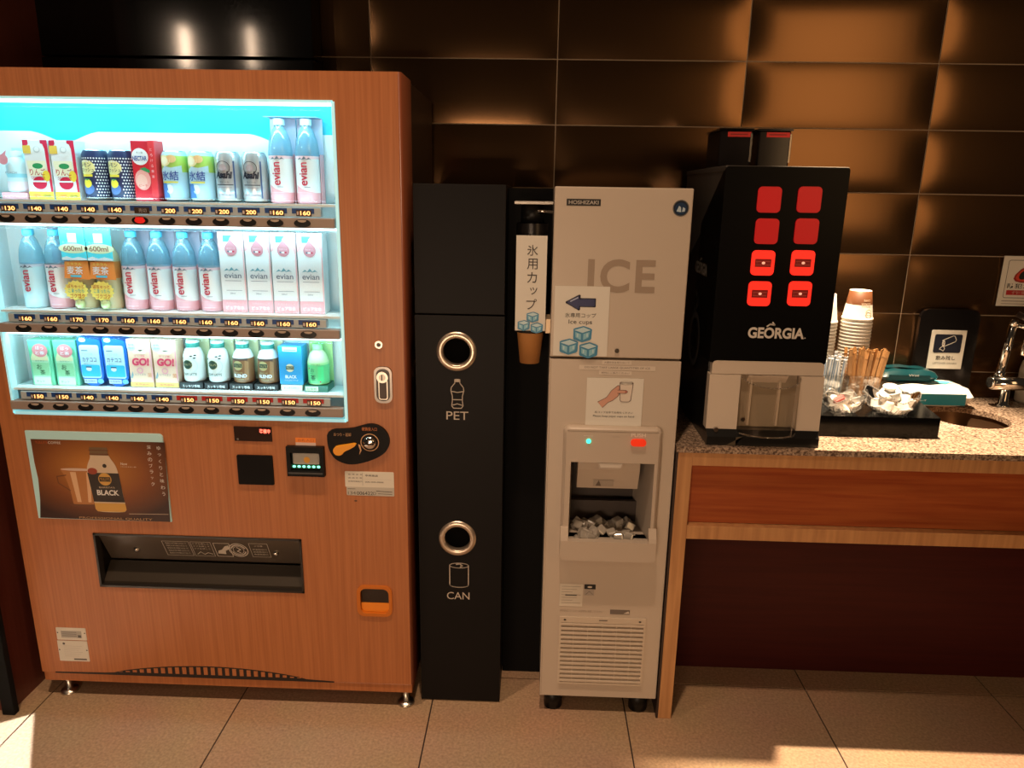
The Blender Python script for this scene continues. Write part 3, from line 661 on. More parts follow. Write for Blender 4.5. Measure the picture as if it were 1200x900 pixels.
def nectar():
    red = C('nectar_red', (.62, .015, .03)); y = YF
    t = box(5, 0, 'nectar_carton', 'red peach nectar carton with a white oval in the top row', red, .062, .152)
    b = MB(); b.box(.016, .034, -.030, .02, .012, .153, C('nectar_light_red', (.70, .04, .05)), .002); addp(b, 'carton_flap', t)
    b = MB(); b.disc(-.008, .112, .022, y, dwhite, rz=.021); b.text('NECTAR', -.009, .108, y-.0004, C('nectar_blue', (.03, .10, .35)), w=.038, h=.012, bold=.03); b.text('不二家', -.008, .122, y-.0004, ink, w=.018, h=.005)
    b.disc(-.006, .054, .021, y, C('peach', (.82, .36, .32)), rz=.026); b.disc(-.009, .050, .014, y-.0003, C('peach_light', (.85, .50, .42)), rz=.018); b.poly([(-.012, .082), (.002, .086), (.016, .078), (.020, .070), (.006, .074)], y-.0006, C('leaf_green', (.03, .3, .1)))
    b.text('ピーチ', -.006, .040, y-.0007, C('nectar_light_red', (.7, .04, .05)), w=.022, h=.007); b.rect(-.031, .016, .004, .008, y, pinkl)
    for k, ch in enumerate('とろける果実'): b.text(ch, .025, .130-.0135*k, -.0306, pinkl, h=.007)
    addp(b, 'carton_print', t)
nectar()
def chuhai(slot, label):
    sil = C('can_silverblue', (.42, .62, .72), .3); gr = C('can_green', (.35, .55, .10)); bl = C('can_blue', (.05, .16, .42))
    t = can(slot, 0, 'lemon_chuhai_can', label, [sil, sil, gr, sil])
    b = MB(); b.disc(-.014, .103, .017, .0004, C('lemon_cut', (.85, .78, .42)), rz=.014); b.disc(.006, .108, .012, .0005, C('lemon_orange', (.82, .55, .25)), rz=.010); b.disc(-.014, .103, .012, .0007, C('lemon_pale', (.90, .88, .62)), rz=.010)
    b.poly([(-.03, .078), (-.014, .090), (.004, .086), (.03, .092), (.03, .074), (-.03, .074)], .0006, sil); b.text('氷結', -.002, .066, .0012, C('kanji_blue', (.02, .05, .28)), w=.044, h=.024, bold=.03)
    b.rect(-.022, .018, .0475, .0515, .001, C('strip_yellow', (.70, .62, .10))); b.poly([(-.03, .046), (-.012, .046), (-.004, .010), (-.03, .010)], .0007, bl); b.disc(-.004, .032, .009, .0006, C('ice_white', (.70, .80, .84)), rz=.012); b.wrap(0, 0, 0, .0325); addp(b, 'can_print', t)
chuhai(6, 'silver and green citrus alcohol can, next to the red nectar carton'); chuhai(7, 'silver and green citrus alcohol can, next to the silver beer cans')
def beer(slot, label):
    sil = C('beer_silver', (.55, .57, .58), .3, metal=.6); dark = C('beer_ink', (.01, .015, .03))
    t = can(slot, 0, 'beer_can', label, [sil]*4)
    b = MB(); b.ring(-.002, .088, .017, .0185, .0005, dark, rz=.9); b.disc(-.002, .088, .010, .0004, C('beer_emblem', (.40, .34, .36)), rz=.009); b.text('Asahi', -.002, .070, .0008, dark, w=.044, h=.019, bold=.05, shear=.15); b.text('生ビール', 0, .052, .0008, dark, w=.024, h=.006); b.rect(-.022, .022, .0440, .0460, .0006, dark); b.rect(-.018, .018, .037, .039, .0006, C('beer_emblem', (.4, .34, .36))); b.rect(.024, .028, .012, .105, .0005, C('beer_navy', (.06, .10, .22))); b.rect(-.022, .022, .016, .022, .0006, C('beer_emblem', (.4, .34, .36))); b.wrap(0, 0, 0, .0325); addp(b, 'can_print', t)
beer(8, 'silver beer can, next to the green and silver citrus cans'); beer(9, 'silver beer can, next to the tall water bottles in the top row')
evian(10, 0, 'tall pink-based water bottle beside the beer cans in the top row'); evian(11, 0, 'tall pink-based water bottle at the right end of the top row')
# row two --------------------------------------------------
evian(0, 1, 'plain clear water bottle without pink card at the left end of the middle row', False, clearone=True)
evian(1, 1, 'pink-based water bottle between the clear bottle and the barley tea packs')
def tea600(slot, label):
    t = prod('barley_tea_bottle', label, slot, 1); tanb = C('tea_tan', (.62, .52, .30)); cy = C('tea_cyan', (.10, .70, .82)); orn = C('tea_orange', (.80, .28, .06)); yel = C('tea_yellow', (.85, .70, .15))
    b = MB(); b.lathe([(0, 0), (.026, 0), (.030, .006), (.030, .03), (.027, .045), (.030, .06), (.027, .075), (.030, .085), (.030, .130), (.026, .150), (.014, .175), (.013, .19)], 0, 0, tanb, 22, seg_mats=[None]*7+[orn]+[None]*3); addp(b, 'bottle', t)
    b = MB(); b.lathe([(.015, .188), (.015, .200), (0, .201)], 0, 0, dwhite, 18); addp(b, 'cap', t)
    b = MB(); b.box(-.034, .034, -.034, -.032, .134, .219, cy); y = -.0345
    b.disc(.0, .165, .040, y, C('tea_cream', (.78, .78, .50)), rz=.013); b.text('600ml', -.001, .165, y-.0004, C('tea_brown', (.35, .16, .10)), w=.052, h=.014, bold=.02); b.rect(-.012, .012, .180, .205, y-.0002, dwhite); b.poly([(-.034, .140), (-.02, .144), (-.005, .139), (.012, .143), (.034, .138), (.034, .134), (-.034, .134)], y-.0003, dwhite); b.text('たっぷり', -.012, .181, y-.0007, C('tea_gold', (.7, .5, .1)), w=.03, h=.005); addp(b, 'neck_card', t)
    b = MB(); b.poly([(-.036, .085), (-.030, .130), (.034, .132), (.036, .082)], -.0325, orn); y = -.033
    b.text('麦茶', -.004, .107, y-.0003, dwhite, w=.044, h=.021, bold=.06); b.text('ミネラル', -.004, .124, y-.0003, yel, w=.040, h=.007, bold=.03); b.rect(-.018, .012, .088, .094, y-.0003, dblue); addp(b, 'label_print', t)
    b = MB(); st = []
    for k in range(32): a = 2*PI*k/32; q = 1 if k % 2 else .86; st.append((-.006+.034*q*math.cos(a), .052+.028*q*math.sin(a)))
    b.prism(st, -.036, -.034, yel); b.text('ぽちゃっと', -.006, .064, -.0365, C('tea_red', (.5, .06, .02)), w=.046, h=.011, bold=.03); b.text('こまったら', -.006, .052, -.0365, C('tea_teal', (.02, .35, .35)), w=.044, h=.010, bold=.03); b.text('ゴクゴク', -.004, .038, -.0365, C('tea_red', (.5, .06, .02)), w=.040, h=.012, bold=.04); addp(b, 'burst_tag', t)
    b = MB(); b.lathe([(0, -.011), (.009, -.008), (.013, 0), (.010, .009), (.005, .014), (0, .014)], .004, -.040, C('tea_olive', (.42, .42, .18)), 16, cz=.015); b.box(-.006, .012, -.0455, -.044, .026, .0275, ink); addp(b, 'round_charm', t)
tea600(2, 'barley tea bottle with cyan neck card, nearer the left end of the middle row'); tea600(3, 'barley tea bottle with cyan neck card, beside the run of four pink-based water bottles')
for i, l in zip(range(4, 8), ('first of four matching pink-based water bottles, beside the barley tea', 'second of four matching pink-based water bottles after the barley tea', 'third of four matching pink-based water bottles after the barley tea', 'last of four matching pink-based water bottles, beside the white water cartons')): evian(i, 1, l)
def evbox(slot, label):
    t = box(slot, 1, 'water_carton', label, dwhite, .068, .216); y = YF; pk = C('box_pink', (.80, .45, .47))
    b = MB(); b.poly([(-.034, .216), (-.034, .165), (-.028, .168), (-.020, .185), (-.016, .216)], y, pk); b.poly([(.034, .216), (.034, .0), (.031, .0), (.0305, .16), (.022, .185), (.010, .216)], y, pk); b.rect(-.034, .034, 0, .034, y-.0003, pink)
    P = [(0+.017*math.cos(a), .170+.017*math.sin(a)) for a in [PI*.80+2*PI*k/24*.72 for k in range(24)]]+[(-.001, .197)]
    b.rect(-.020, .004, .190, .207, y-.0002, dblue); b.poly([(-.002, .198), (.006, .208), (.024, .190), (.016, .172)], y-.0003, dwhite); b.poly(P, y-.0006, C('drop_rose', (.62, .26, .30))); b.text('evian', .0, .1, y-.0005, ev_blue, w=.046, h=.014, bold=.008); mountains(b, -.002, .112, y-.0005, C('mount_teal', (.15, .38, .45)), 1.2)
    b.text('限定ボトル', 0, .172, y-.0009, pinkl, w=.022, h=.005); b.rect(-.010, -.005, .162, .166, y-.0009, ev_blue); b.rect(-.005, .003, .162, .166, y-.0009, dwhite); b.rect(.003, .009, .162, .166, y-.0009, ev_red)
    b.line([(-.022, .086), (.022, .086)], y-.0004, .0012, ev_blue); b.line([(-.020, .060), (.022, .060)], y-.0004, .0010, ev_blue); b.text('500ml', -.004, .052, y-.0004, ev_blue, w=.014, h=.004); b.text('天然のおいしさ', 0, .025, y-.0006, pinkl, w=.048, h=.006); b.text('ピュアな水', 0, .013, y-.0006, dwhite, w=.050, h=.011, bold=.02); addp(b, 'carton_print', t)
for i, l in zip(range(8, 12), ('white pink-edged water carton, first of four, beside the water bottles', 'white pink-edged water carton, second of the four in the middle row', 'white pink-edged water carton, third of the four in the middle row', 'white pink-edged water carton at the right end of the middle row')): evbox(i, l)
# row three ------------------------------------------------
def greenpack(slot, label):
    gr = C('pack_green', (.16, .58, .36)); y = YF
    t = box(slot, 2, 'green_tea_pack', label, gr, .064, .130)
    b = MB(); b.prism([(-.024, .0), (.024, .0), (.024, .080), (.012, .112), (-.012, .112), (-.024, .080)], -.029, -.0252, C('pack_mint', (.45, .72, .50))); addp(b, 'bottle_relief', t)
    b = MB(); y = -.0294; b.rect(-.024, .024, .028, .066, y, C('pack_leaf', (.30, .62, .34))); b.poly([(-.024, .072), (.024, .072), (.024, .080), (.012, .110), (-.012, .110), (-.024, .080)], y, C('pack_cream', (.72, .70, .42))); b.disc(.004, .101, .022, y-.0005, C('pack_coral', (.75, .26, .28)), rz=.019); b.text('ほっ', .004, .108, y-.0009, dwhite, w=.022, h=.010, bold=.05); b.text('と茶', .004, .094, y-.0009, dwhite, w=.026, h=.010, bold=.05)
    b.text('お', -.004, .054, y-.0005, C('pack_ink', (.03, .12, .05)), h=.014, bold=.03); b.text('茶', .004, .038, y-.0005, C('pack_ink', (.03, .12, .05)), h=.015, bold=.03); b.text('カテキン', 0, .071, y-.0006, C('pack_ink', (.03, .12, .05)), w=.026, h=.004); b.rect(-.024, .024, .004, .024, y-.0002, C('pack_white', (.62, .72, .55))); b.text('ホット', -.006, .012, y-.0006, C('pack_ink', (.03, .12, .05)), w=.024, h=.007); addp(b, 'carton_print', t)
greenpack(0, 'green tea pack with coral disc at the left end of the bottom row'); greenpack(1, 'green tea pack with coral disc, beside the blue pouches in the bottom row')
def bluepouch(slot, label):
    bl = C('pouch_blue', (.015, .14, .58)); t = prod('blue_milk_pouch', label, slot, 2); y = -.0222
    b = MB(); b.prism(smooth_poly([(-.034, 0), (.034, 0), (.034, .126), (.026, .134), (-.006, .136), (-.010, .142), (-.028, .142), (-.034, .134)], 2), -.022, .022, bl); addp(b, 'pouch', t)
    b = MB(); b.rrect(-.028, .026, .024, .118, y-.003, y, .006, C('pouch_sky', (.55, .80, .88))); addp(b, 'bottle_relief', t)
    b = MB(); y -= .0034; b.rrect(-.027, .025, .028, .062, y-.0003, y, .004, C('pouch_aqua', (.05, .50, .72))); b.disc(-.018, .132, .010, -.0226, C('pouch_pale', (.65, .72, .80)), rz=.006); b.text('カテココ', -.002, .077, y-.0005, C('pouch_ink', (.02, .05, .20)), w=.040, h=.013, bold=.04); b.text('すっきり乳酸', -.006, .093, y-.0003, C('pouch_grey', (.3, .45, .55)), w=.030, h=.006); b.rect(-.022, -.004, .101, .104, y-.0003, ev_blue); b.text('低カロリー', -.008, .065, y-.0005, ev_blue, w=.022, h=.004); b.disc(-.006, .050, .008, y-.0006, dwhite, rz=.006); b.rect(-.014, .002, .054, .057, y-.0008, C('pouch_ink', (.02, .05, .2)))
    b.rect(-.026, .010, .008, .020, -.0225, C('pouch_tag', (.55, .68, .80))); b.text('乳性飲料', -.008, .014, -.0229, C('pouch_ink', (.02, .05, .2)), w=.030, h=.006); b.disc(.021, .014, .009, -.0225, C('pouch_cyan', (.15, .5, .8)), rz=.007); addp(b, 'pouch_print', t)
bluepouch(2, 'blue pouch drink, beside the green tea packs in the bottom row'); bluepouch(3, 'blue pouch drink, beside the pink and peach cartons in the bottom row')
def gocarton(slot, label):
    t = box(slot, 2, 'pink_peach_carton', label, C('go_peach', (.85, .58, .42)), .066, .138); y = YF; pk = C('go_pink', (.82, .34, .42))
    b = MB(); b.poly([(-.033, .138), (.033, .138), (.033, .108), (.014, .118), (-.004, .112), (-.033, .120)], y, pinkl); b.poly([(.0, .138), (.033, .138), (.033, .116), (.014, .120)], y-.0003, pk); b.poly([(.030, .138), (.033, .138), (.033, .02), (.030, .02)], y-.0004, pk)
    b.disc(-.020, .118, .013, y-.0006, C('go_grey', (.55, .66, .70)), rz=.014); b.text('新発', -.020, .122, y-.0010, ev_blue, w=.016, h=.006); b.text('売中', -.020, .113, y-.0010, ev_blue, w=.016, h=.006); b.disc(.004, .118, .012, y-.0005, dwhite, rz=.014); b.rect(-.018, .020, .096, .108, y-.0005, C('go_sand', (.85, .74, .50))); b.text('GO!', .002, .074, y-.0008, C('go_red', (.70, .05, .12)), w=.048, h=.022, bold=.05, shear=.1); b.text('オリゴ糖', 0, .091, y-.0008, C('go_red', (.7, .05, .12)), w=.030, h=.005)
    b.ring(-.002, .049, .006, .009, y-.0007, pk); b.text('ビフィズス', -.002, .038, y-.0008, ev_blue, w=.030, h=.006); b.text('菌', .024, .036, y-.0008, C('go_orange', (.7, .25, .1)), h=.012); b.rect(-.033, .033, .003, .015, y-.0003, C('go_gold', (.75, .60, .15))); b.text('乳性飲料', 0, .009, y-.0007, C('go_red', (.7, .05, .12)), w=.040, h=.006); b.poly([(-.031, .028), (-.024, .046), (-.022, .036), (-.026, .026)], y-.0006, C('go_leaf', (.25, .38, .42))); addp(b, 'carton_print', t)
gocarton(4, 'pink and peach carton with big red lettering, beside the blue pouches'); gocarton(5, 'pink and peach carton with big red lettering, beside the white latte bottles')
def coffee(slot, label, lat):
    t = prod('coffee_bottle', label, slot, 2); body = C('latte_white', (.80, .82, .78)) if lat else C('blend_brown', (.26, .12, .05)); gold = C('logo_gold', (.55, .48, .22)); gd = C('logo_green', (.02, .06, .04)); shoulder = dwhite
    b = MB(); b.lathe([(0, .02), (.027, .02), (.029, .024), (.029, .062), (.0285, .090), (.022, .108), (.0165, .113), (.0165, .118)], 0, 0, body, 24, seg_mats=[None]*4+[body if lat else shoulder, shoulder, shoulder]); addp(b, 'bottle', t)
    b = MB(); b.lathe([(.0185, .116), (.0185, .128), (.017, .134), (0, .134)], 0, 0, C('cap_silver', (.62, .70, .66)), 20, seg_mats=[C('cap_green', (.03, .22, .18)), None, None]); addp(b, 'cap', t)
    b = MB(); b.box(-.033, .033, -.031, .031, 0, .019, ink, .001); b.box(-.033, .033, .0315, .0335, 0, .138, C('card_lime', (.62, .68, .42))); addp(b, 'display_card', t)
    b = MB(); b.text('スッキリ香味', 0, .009, -.0316, dwhite, w=.050, h=.008, bold=.02); addp(b, 'base_print', t)
    b = MB(); b.disc(-.006, .070, .0135, .0005, gold); b.disc(-.006, .070, .0122, .0008, gd if lat else gold); b.rect(-.0185, .0065, .065, .076, .0011, gd); b.text("TULLY'S", -.006, .0705, .0014, gold, w=.020, h=.006)
    if lat:
        b.text('CAFE LATTE', -.002, .042, .0006, gd, w=.038, h=.007, bold=.01)
        for x, z, a in ((.006, .094, .4), (.014, .088, -.5), (.016, .096, .8), (-.024, .086, .3)): b.disc(x, z, .004, .0005, C('bean', (.05, .03, .025)), 10, rz=.002)
        b.ring(0, .066, .019, .022, .0004, C('milk_ring', (.70, .74, .72)), a0=-1.4, a1=1.2)
    else:
        b.text('BLEND', -.002, .041, .0006, dwhite, w=.038, h=.010, bold=.05); b.text("BARISTA'S", -.006, .050, .0006, gold, w=.024, h=.004); b.rect(-.022, .022, .084, .090, .0003, C('bean_dark', (.10, .06, .05))); b.text('CLEAR', -.002, .031, .0006, gold, w=.022, h=.004)
        b.poly([(.010, .030), (.022, .028), (.024, .080), (.014, .084)], .0004, C('blend_light', (.42, .22, .10)))
    b.wrap(0, 0, 0, .0292); addp(b, 'label_print', t)
coffee(6, 'white latte bottle with black base, beside the pink and peach cartons', True); coffee(7, 'white latte bottle with black base, beside the brown coffee bottles', True)
coffee(8, 'brown coffee bottle with black base, beside the white latte bottles', False); coffee(9, 'brown coffee bottle with black base, beside the bright blue carton', False)
def blueblack():
    bl = C('bright_blue', (.02, .30, .60)); t = prod('blue_coffee_carton', 'bright blue coffee carton with a round cream logo in the bottom row', 10, 2); y = YF
    b = MB(); b.box(-.033, .033, -.025, .025, .018, .128, bl, .002); addp(b, 'carton', t)
    b = MB(); b.box(-.030, .030, -.027, .020, 0, .0175, C('cream', (.72, .76, .62)), .001); addp(b, 'base_card', t)
    b = MB(); b.disc(-.002, .066, .0115, y, C('logo_cream', (.72, .66, .42))); b.rect(-.013, .009, .062, .071, y-.0004, C('logo_green', (.02, .06, .04))); b.text("TULLY'S", -.002, .0665, y-.0007, C('logo_cream', (.72, .66, .42)), w=.018, h=.005); b.text('BLACK', 0, .041, y-.0003, dwhite, w=.032, h=.009, bold=.03); b.text('バリスタズブラック', 0, .031, y-.0003, dwhite, w=.038, h=.005); b.rect(-.020, .020, .113, .125, y-.0003, dwhite); b.rect(-.018, .018, .115, .119, y-.0006, C('mid_bl', (.2, .4, .6))); b.text('すっきり冷たい', 0, .009, -.0275, C('pack_ink', (.03, .12, .05)), w=.044, h=.007); addp(b, 'carton_print', t)
blueblack()
def greenbottle():
    t = prod('green_tea_bottle', 'pale green tea bottle on a dark green base, right end of the bottom row', 11, 2); lg = C('tea_green', (.42, .72, .30)); g2 = C('tea_label', (.14, .60, .22)); ik = C('pack_ink', (.03, .12, .05))
    b = MB(); b.lathe([(0, .02), (.028, .02), (.030, .024), (.030, .076), (.030, .082), (.022, .105), (.013, .114), (.013, .118)], 0, 0, C('tea_pale', (.62, .78, .42)), 24, seg_mats=[lg, lg, g2, lg, None, None, None]); addp(b, 'bottle', t)
    b = MB(); b.lathe([(.0145, .116), (.0145, .131), (0, .132)], 0, 0, C('cap_leaf', (.25, .68, .22)), 18); addp(b, 'cap', t)
    b = MB(); b.box(-.033, .033, -.032, .031, 0, .019, C('base_green', (.01, .13, .08)), .001); b.box(-.033, .033, .0315, .0335, 0, .138, C('card_green', (.42, .68, .28))); b.rect(-.030, .006, .003, .016, -.0325, C('base_tag', (.50, .62, .42))); b.text('お茶処', -.012, .0095, -.0329, ik, w=.028, h=.007); addp(b, 'display_card', t)
    b = MB(); b.text('お', -.009, .062, .0006, ik, h=.011, bold=.03); b.text('〜', -.012, .053, .0006, ik, h=.003, w=.009, bold=.03); b.text('茶', -.008, .040, .0006, ik, h=.016, bold=.03); b.text('新茶の香り', 0, .078, .0006, ik, w=.026, h=.004); b.rect(.006, .022, .030, .072, .0004, C('label_bright', (.10, .72, .25))); b.disc(-.020, .066, .0022, .0006, ev_red, 10); b.disc(.012, .029, .002, .0006, ev_red, 10); b.wrap(0, 0, 0, .0303); addp(b, 'label_print', t)
greenbottle()

# ------------------------------------------------------------------ recycling bin
bn = thing('recycling_bin', 'tall black recycling bin with two ringed holes beside the wood-front vending machine', 'recycling bin', (.138, .12, 0))
BX0, BX1, BY = .016, .261, .045
mb = MB(); mb.box(BX0, BX1, BY+.02, .585, 0, 1.567, bin_black, .002); mb.build('body', bn)
mb = MB(); mb.box(BX0, BX1, BY, BY+.019, 1.226, 1.567, bin_black, .0015); mb.build('upper_panel', bn)
hx1, hz1 = (0.1299, 1.1221); hx2, hz2 = (0.1305, 0.5591); hh = .056
mb = MB(); holed(mb, BX0, BX1, .004, 1.222, BY, BY+.019, [(hx1-hh, hx1+hh, hz1-hh, hz1+hh), (hx2-hh, hx2+hh, hz2-hh, hz2+hh)], bin_black)
for hx, hz in ((hx1, hz1), (hx2, hz2)): square_round(mb, hx, hz, hh, .046, BY, bin_black)
dr = mb.build('door', bn)
iv = M('ivory_print', (.52, .45, .38), .6)
for (hx, hz, word) in ((hx1, hz1, 'PET'), (hx2, hz2, 'CAN')):
    mb = MB(); mb.lathe([(.0375, .016), (.0375, -.002), (.041, -.006), (.053, -.004), (.0555, .0)], 0, 0, M('satin_ring', (.62, .52, .42), .32, .9), 44); mb.V = [(hx+a, BY+c, hz+b) for a, b, c in mb.V]; mb.build('hole_ring', dr)
    mb = MB(); mb.lathe([(.0375, .016), (.0375, .018), (0, .0185)], 0, 0, void, 30); mb.V = [(hx+a, BY+c, hz+b) for a, b, c in mb.V]; mb.build('hole_liner', dr)
    mb = MB(); y = BY-.0008
    if word == 'PET':
        cx, cz = (0.1318, 1.0027); s = .0025
        mb.line([(cx-.007, cz+.040), (cx-.007, cz+.030), (cx-.017, cz+.017), (cx-.018, cz+.008), (cx-.014, cz-.008), (cx-.014, cz-.022), (cx-.016, cz-.036), (cx-.011, cz-.043), (cx+.011, cz-.043), (cx+.016, cz-.036), (cx+.014, cz-.022), (cx+.014, cz-.008), (cx+.018, cz+.008), (cx+.017, cz+.017), (cx+.007, cz+.030), (cx+.007, cz+.040)], y, s, iv, True)
        mb.rect(cx-.006, cx+.006, cz+.033, cz+.042, y-.0002, iv); mb.line([(cx-.016, cz+.006), (cx, cz+.003), (cx+.016, cz+.006)], y-.0002, s, iv); mb.line([(cx-.014, cz-.018), (cx+.014, cz-.018)], y-.0002, s, iv); mb.line([(cx-.013, cz-.034), (cx, cz-.030), (cx+.013, cz-.034)], y-.0002, s, iv)
        tx, tz = (0.1316, 0.9379)
    else:
        cx, cz = (0.1352, 0.4392); s = .0026; a = .028
        el = lambda zc, a0, a1, n=18: [(cx+a*math.cos(t), zc+.008*math.sin(t)) for t in [a0+(a1-a0)*k/n for k in range(n+1)]]
        mb.line(el(cz+.032, 0, 2*PI, 30), y, s, iv); mb.line([(cx-a, cz+.032), (cx-a, cz-.032)]+el(cz-.032, PI, 2*PI)[1:]+[(cx+a, cz+.032)], y-.0002, s, iv); mb.line([(cx-.008, cz+.036), (cx+.002, cz+.038), (cx+.010, cz+.031), (cx+.004, cz+.028)], y-.0003, .004, iv)
        tx, tz = (0.1325, 0.3706)
    mb.text(word, tx, tz, y, iv, w=.062 if word == 'PET' else .068, h=.024); mb.build('sorting_print', dr)

# ------------------------------------------------------------------ ice machine
ice = thing('ice_dispenser', 'tall light grey ice dispenser standing between the black bin and the counter', 'ice dispenser', (.562, .3, 0))
IX0, IX1, IY = .386, .738, .010
mb = MB(); gs = M('grey_side', (.36, .32, .28), .4); mb.box(IX0, IX1, .172, .585, .062, 1.560, gs, .003); holed(mb, IX0, IX1, .062, 1.560, IY+.028, .174, [(.445, .690, .545, .838)], gs); mb.build('body', ice)
mb = MB(); mb.box(IX0, IX1, IY, IY+.026, 1.122, 1.565, grey_body, .003); up = mb.build('upper_door', ice)
CV = (.452, .683, .594, .830)
mb = MB(); holed(mb, IX0, IX1, .061, 1.116, IY, IY+.026, [CV], grey_body); mb.box(IX0-.001, IX0+.004, IY-.002, IY+.026, .061, 1.116, grey_body, .002); mb.box(IX1-.004, IX1+.001, IY-.002, IY+.026, .061, 1.116, grey_body, .002); lo = mb.build('front_panel', ice)
for x in (.428, .692):
    for y in (.05, .52): f = MB(); f.cyl((x, y, 0), (x, y, .064), .028, black, r1=.030, n=20); f.build('foot', ice)
y = IY-.0008
mb = MB(); mb.rect(.417, .504, 1.518, 1.535, y, M('badge_black', (.02, .018, .016), .3)); mb.text('HOSHIZAKI', .4605, 1.5265, y-.0004, M('badge_silver', (.45, .41, .36), .4), w=.076, h=.0095, bold=.02); mb.build('maker_badge', up)
mb = MB(); mb.disc(.708, 1.516, .0205, y, M('badge_navy', (.008, .012, .022), .3), 32); mb.disc(.708, 1.515, .015, y-.0003, M('badge_deep', (.01, .035, .09), .3), 28)
mb.poly([(.697, 1.508), (.703, 1.522), (.708, 1.518), (.709, 1.506)], y-.0006, M('badge_ice', (.45, .55, .62), .4)); mb.poly([(.711, 1.507), (.713, 1.519), (.719, 1.515), (.718, 1.508)], y-.0006, M('badge_ice')); mb.ring(.708, 1.516, .0185, .0195, y-.0003, M('badge_line', (.2, .2, .2), .4)); mb.build('round_badge', up)
mb = MB(); mb.text('ICE', .5665, 1.341, y, M('ice_letters', (.33, .25, .185), .5), w=.176, h=.087, bold=.025, spacing=1.12); mb.build('lettering', up)
mb = MB(); mb.cyl((.565, IY-.004, 1.142), (.565, IY, 1.142), .006, M('screw_dark', (.10, .08, .06), .3, .8), n=16); mb.build('lock_screw', up)
def icecubes(mb, cx, cz, s, y):
    c1, c2, c3 = M('cube_blue', (.03, .22, .40), .4), M('cube_light', (.22, .50, .62), .4), M('cube_pale', (.48, .66, .72), .4)
    for dx, dz in ((.16, .42), (-.50, -.22), (.48, -.38)):
        X, Z = cx+dx*s, cz+dz*s; q = s*.47
        mb.prism([(X-q*.95, Z+q*.40), (X-q*.8, Z+q*.5), (X+q*.1, Z+q*.75), (X+q*.85, Z+q*.5), (X+q, Z+q*.38), (X+q*.95, Z-q*.6), (X+q*.8, Z-q*.75), (X, Z-q), (X-q*.85, Z-q*.72), (X-q*.95, Z-q*.6)], y-.0002, y, c1)
        mb.poly([(X-q*.85, Z+q*.30), (X+q*.1, Z+q*.62), (X+q*.85, Z+q*.32), (X, Z+q*.02)], y-.0005, c3); mb.poly([(X-q*.75, Z+q*.10), (X-q*.15, Z-q*.12), (X-q*.15, Z-q*.75), (X-q*.70, Z-q*.45)], y-.0005, c2); mb.poly([(X+q*.1, Z-q*.10), (X+q*.75, Z+q*.12), (X+q*.65, Z-q*.45), (X+q*.1, Z-q*.75)], y-.0005, c2); mb.line([(X-q*.5, Z-q*.1), (X-q*.5, Z-q*.4)], y-.0007, q*.12, c3); mb.line([(X+q*.5, Z-q*.05), (X+q*.5, Z-q*.35)], y-.0007, q*.12, c3); y -= .0008
# cup sign on the upper door: a separate paper
sg_ = thing('ice_cup_sign', 'white paper sign with a navy arrow and blue ice cubes on the grey door', 'sign', (.466, IY-.002, 1.126))
mb = MB(); mb.box(.394, .5385, IY-.0030, IY-.0012, 1.126, 1.313, paper); mb.build('sheet', sg_)
mb = MB(); y = IY-.0034; nv = M('arrow_navy', (.012, .02, .11), .4)
mb.line([(.426, 1.270), (.459, 1.288), (.459, 1.279), (.500, 1.279), (.500, 1.261), (.459, 1.261), (.459, 1.252)], y, .006, M('arrow_edge', (.006, .008, .03), .4), True); mb.prism([(.426, 1.270), (.459, 1.288), (.459, 1.279), (.500, 1.279), (.500, 1.261), (.459, 1.261), (.459, 1.252)], y-.0004, y-.0002, nv); mb.line([(.436, 1.273), (.455, 1.283)], y-.0008, .003, M('arrow_shine', (.4, .45, .65), .4)); mb.build('arrow_print', sg_)
mb = MB(); mb.text('氷専用コップ', .464, 1.236, y, ink, w=.082, h=.0125); mb.text('Ice cups', .464, 1.217, y, ink, w=.062, h=.0145); mb.build('lettering', sg_)
mb = MB(); icecubes(mb, .462, 1.166, .054, y); mb.build('ice_cube_picture', sg_)
# labels on the lower panel
y = IY-.0008; cream = M('label_cream', (.66, .58, .49), .5)
mb = MB()
for (t, x0, x1, z0, z1) in (('大量の氷を取らないで', .527, .606, 1.104, 1.115), ('DO NOT TAKE LARGE QUANTITIES OF ICE', .466, .671, 1.0885, 1.1010), ('節約にご協力ください', .520, .608, 1.0755, 1.0865)):
    mb.rect(x0, x1, z0, z1, y, cream); mb.text(t, (x0+x1)/2, (z0+z1)/2, y-.0004, M('faded_ink', (.20, .15, .12), .6), w=(x1-x0)*.86, h=(z1-z0)*.50)
mb.build('tape_label', lo)
hs = thing('hand_sign', 'white paper sign showing a hand holding a cup above the ice chute', 'sign', (.565, IY-.002, .935))
mb = MB(); mb.box(.4885, .6415, IY-.0030, IY-.0012, .928, 1.0665, paper); mb.build('sheet', hs)
mb = MB(); y = IY-.0035; skin = M('skin_print', (.62, .33, .24), .5); ol = M('outline_print', (.10, .05, .04), .5)
arm = [(.5195, .999), (.543, 1.012), (.556, 1.032), (.572, 1.046), (.577, 1.046), (.577, 1.034), (.594, 1.033), (.599, 1.029), (.594, 1.025), (.577, 1.024), (.574, 1.016), (.560, 1.004), (.548, .998), (.533, .983)]
mb.poly(arm, y, skin); mb.line(arm, y-.0003, .0012, ol, False)
cupp = [(.5775, 1.054), (.6135, 1.054), (.609, 1.006), (.604, 1.001), (.584, 1.001), (.580, 1.006)]
mb.poly([(.578, 1.050), (.6133, 1.050), (.609, 1.006), (.604, 1.001), (.584, 1.001), (.580, 1.006)], y-.0005, M('cup_print', (.70, .62, .54), .5)); mb.line(cupp, y-.0008, .0014, ol, True); mb.ring(.5955, 1.054, .0168, .0185, y-.0009, ol, rz=.28)
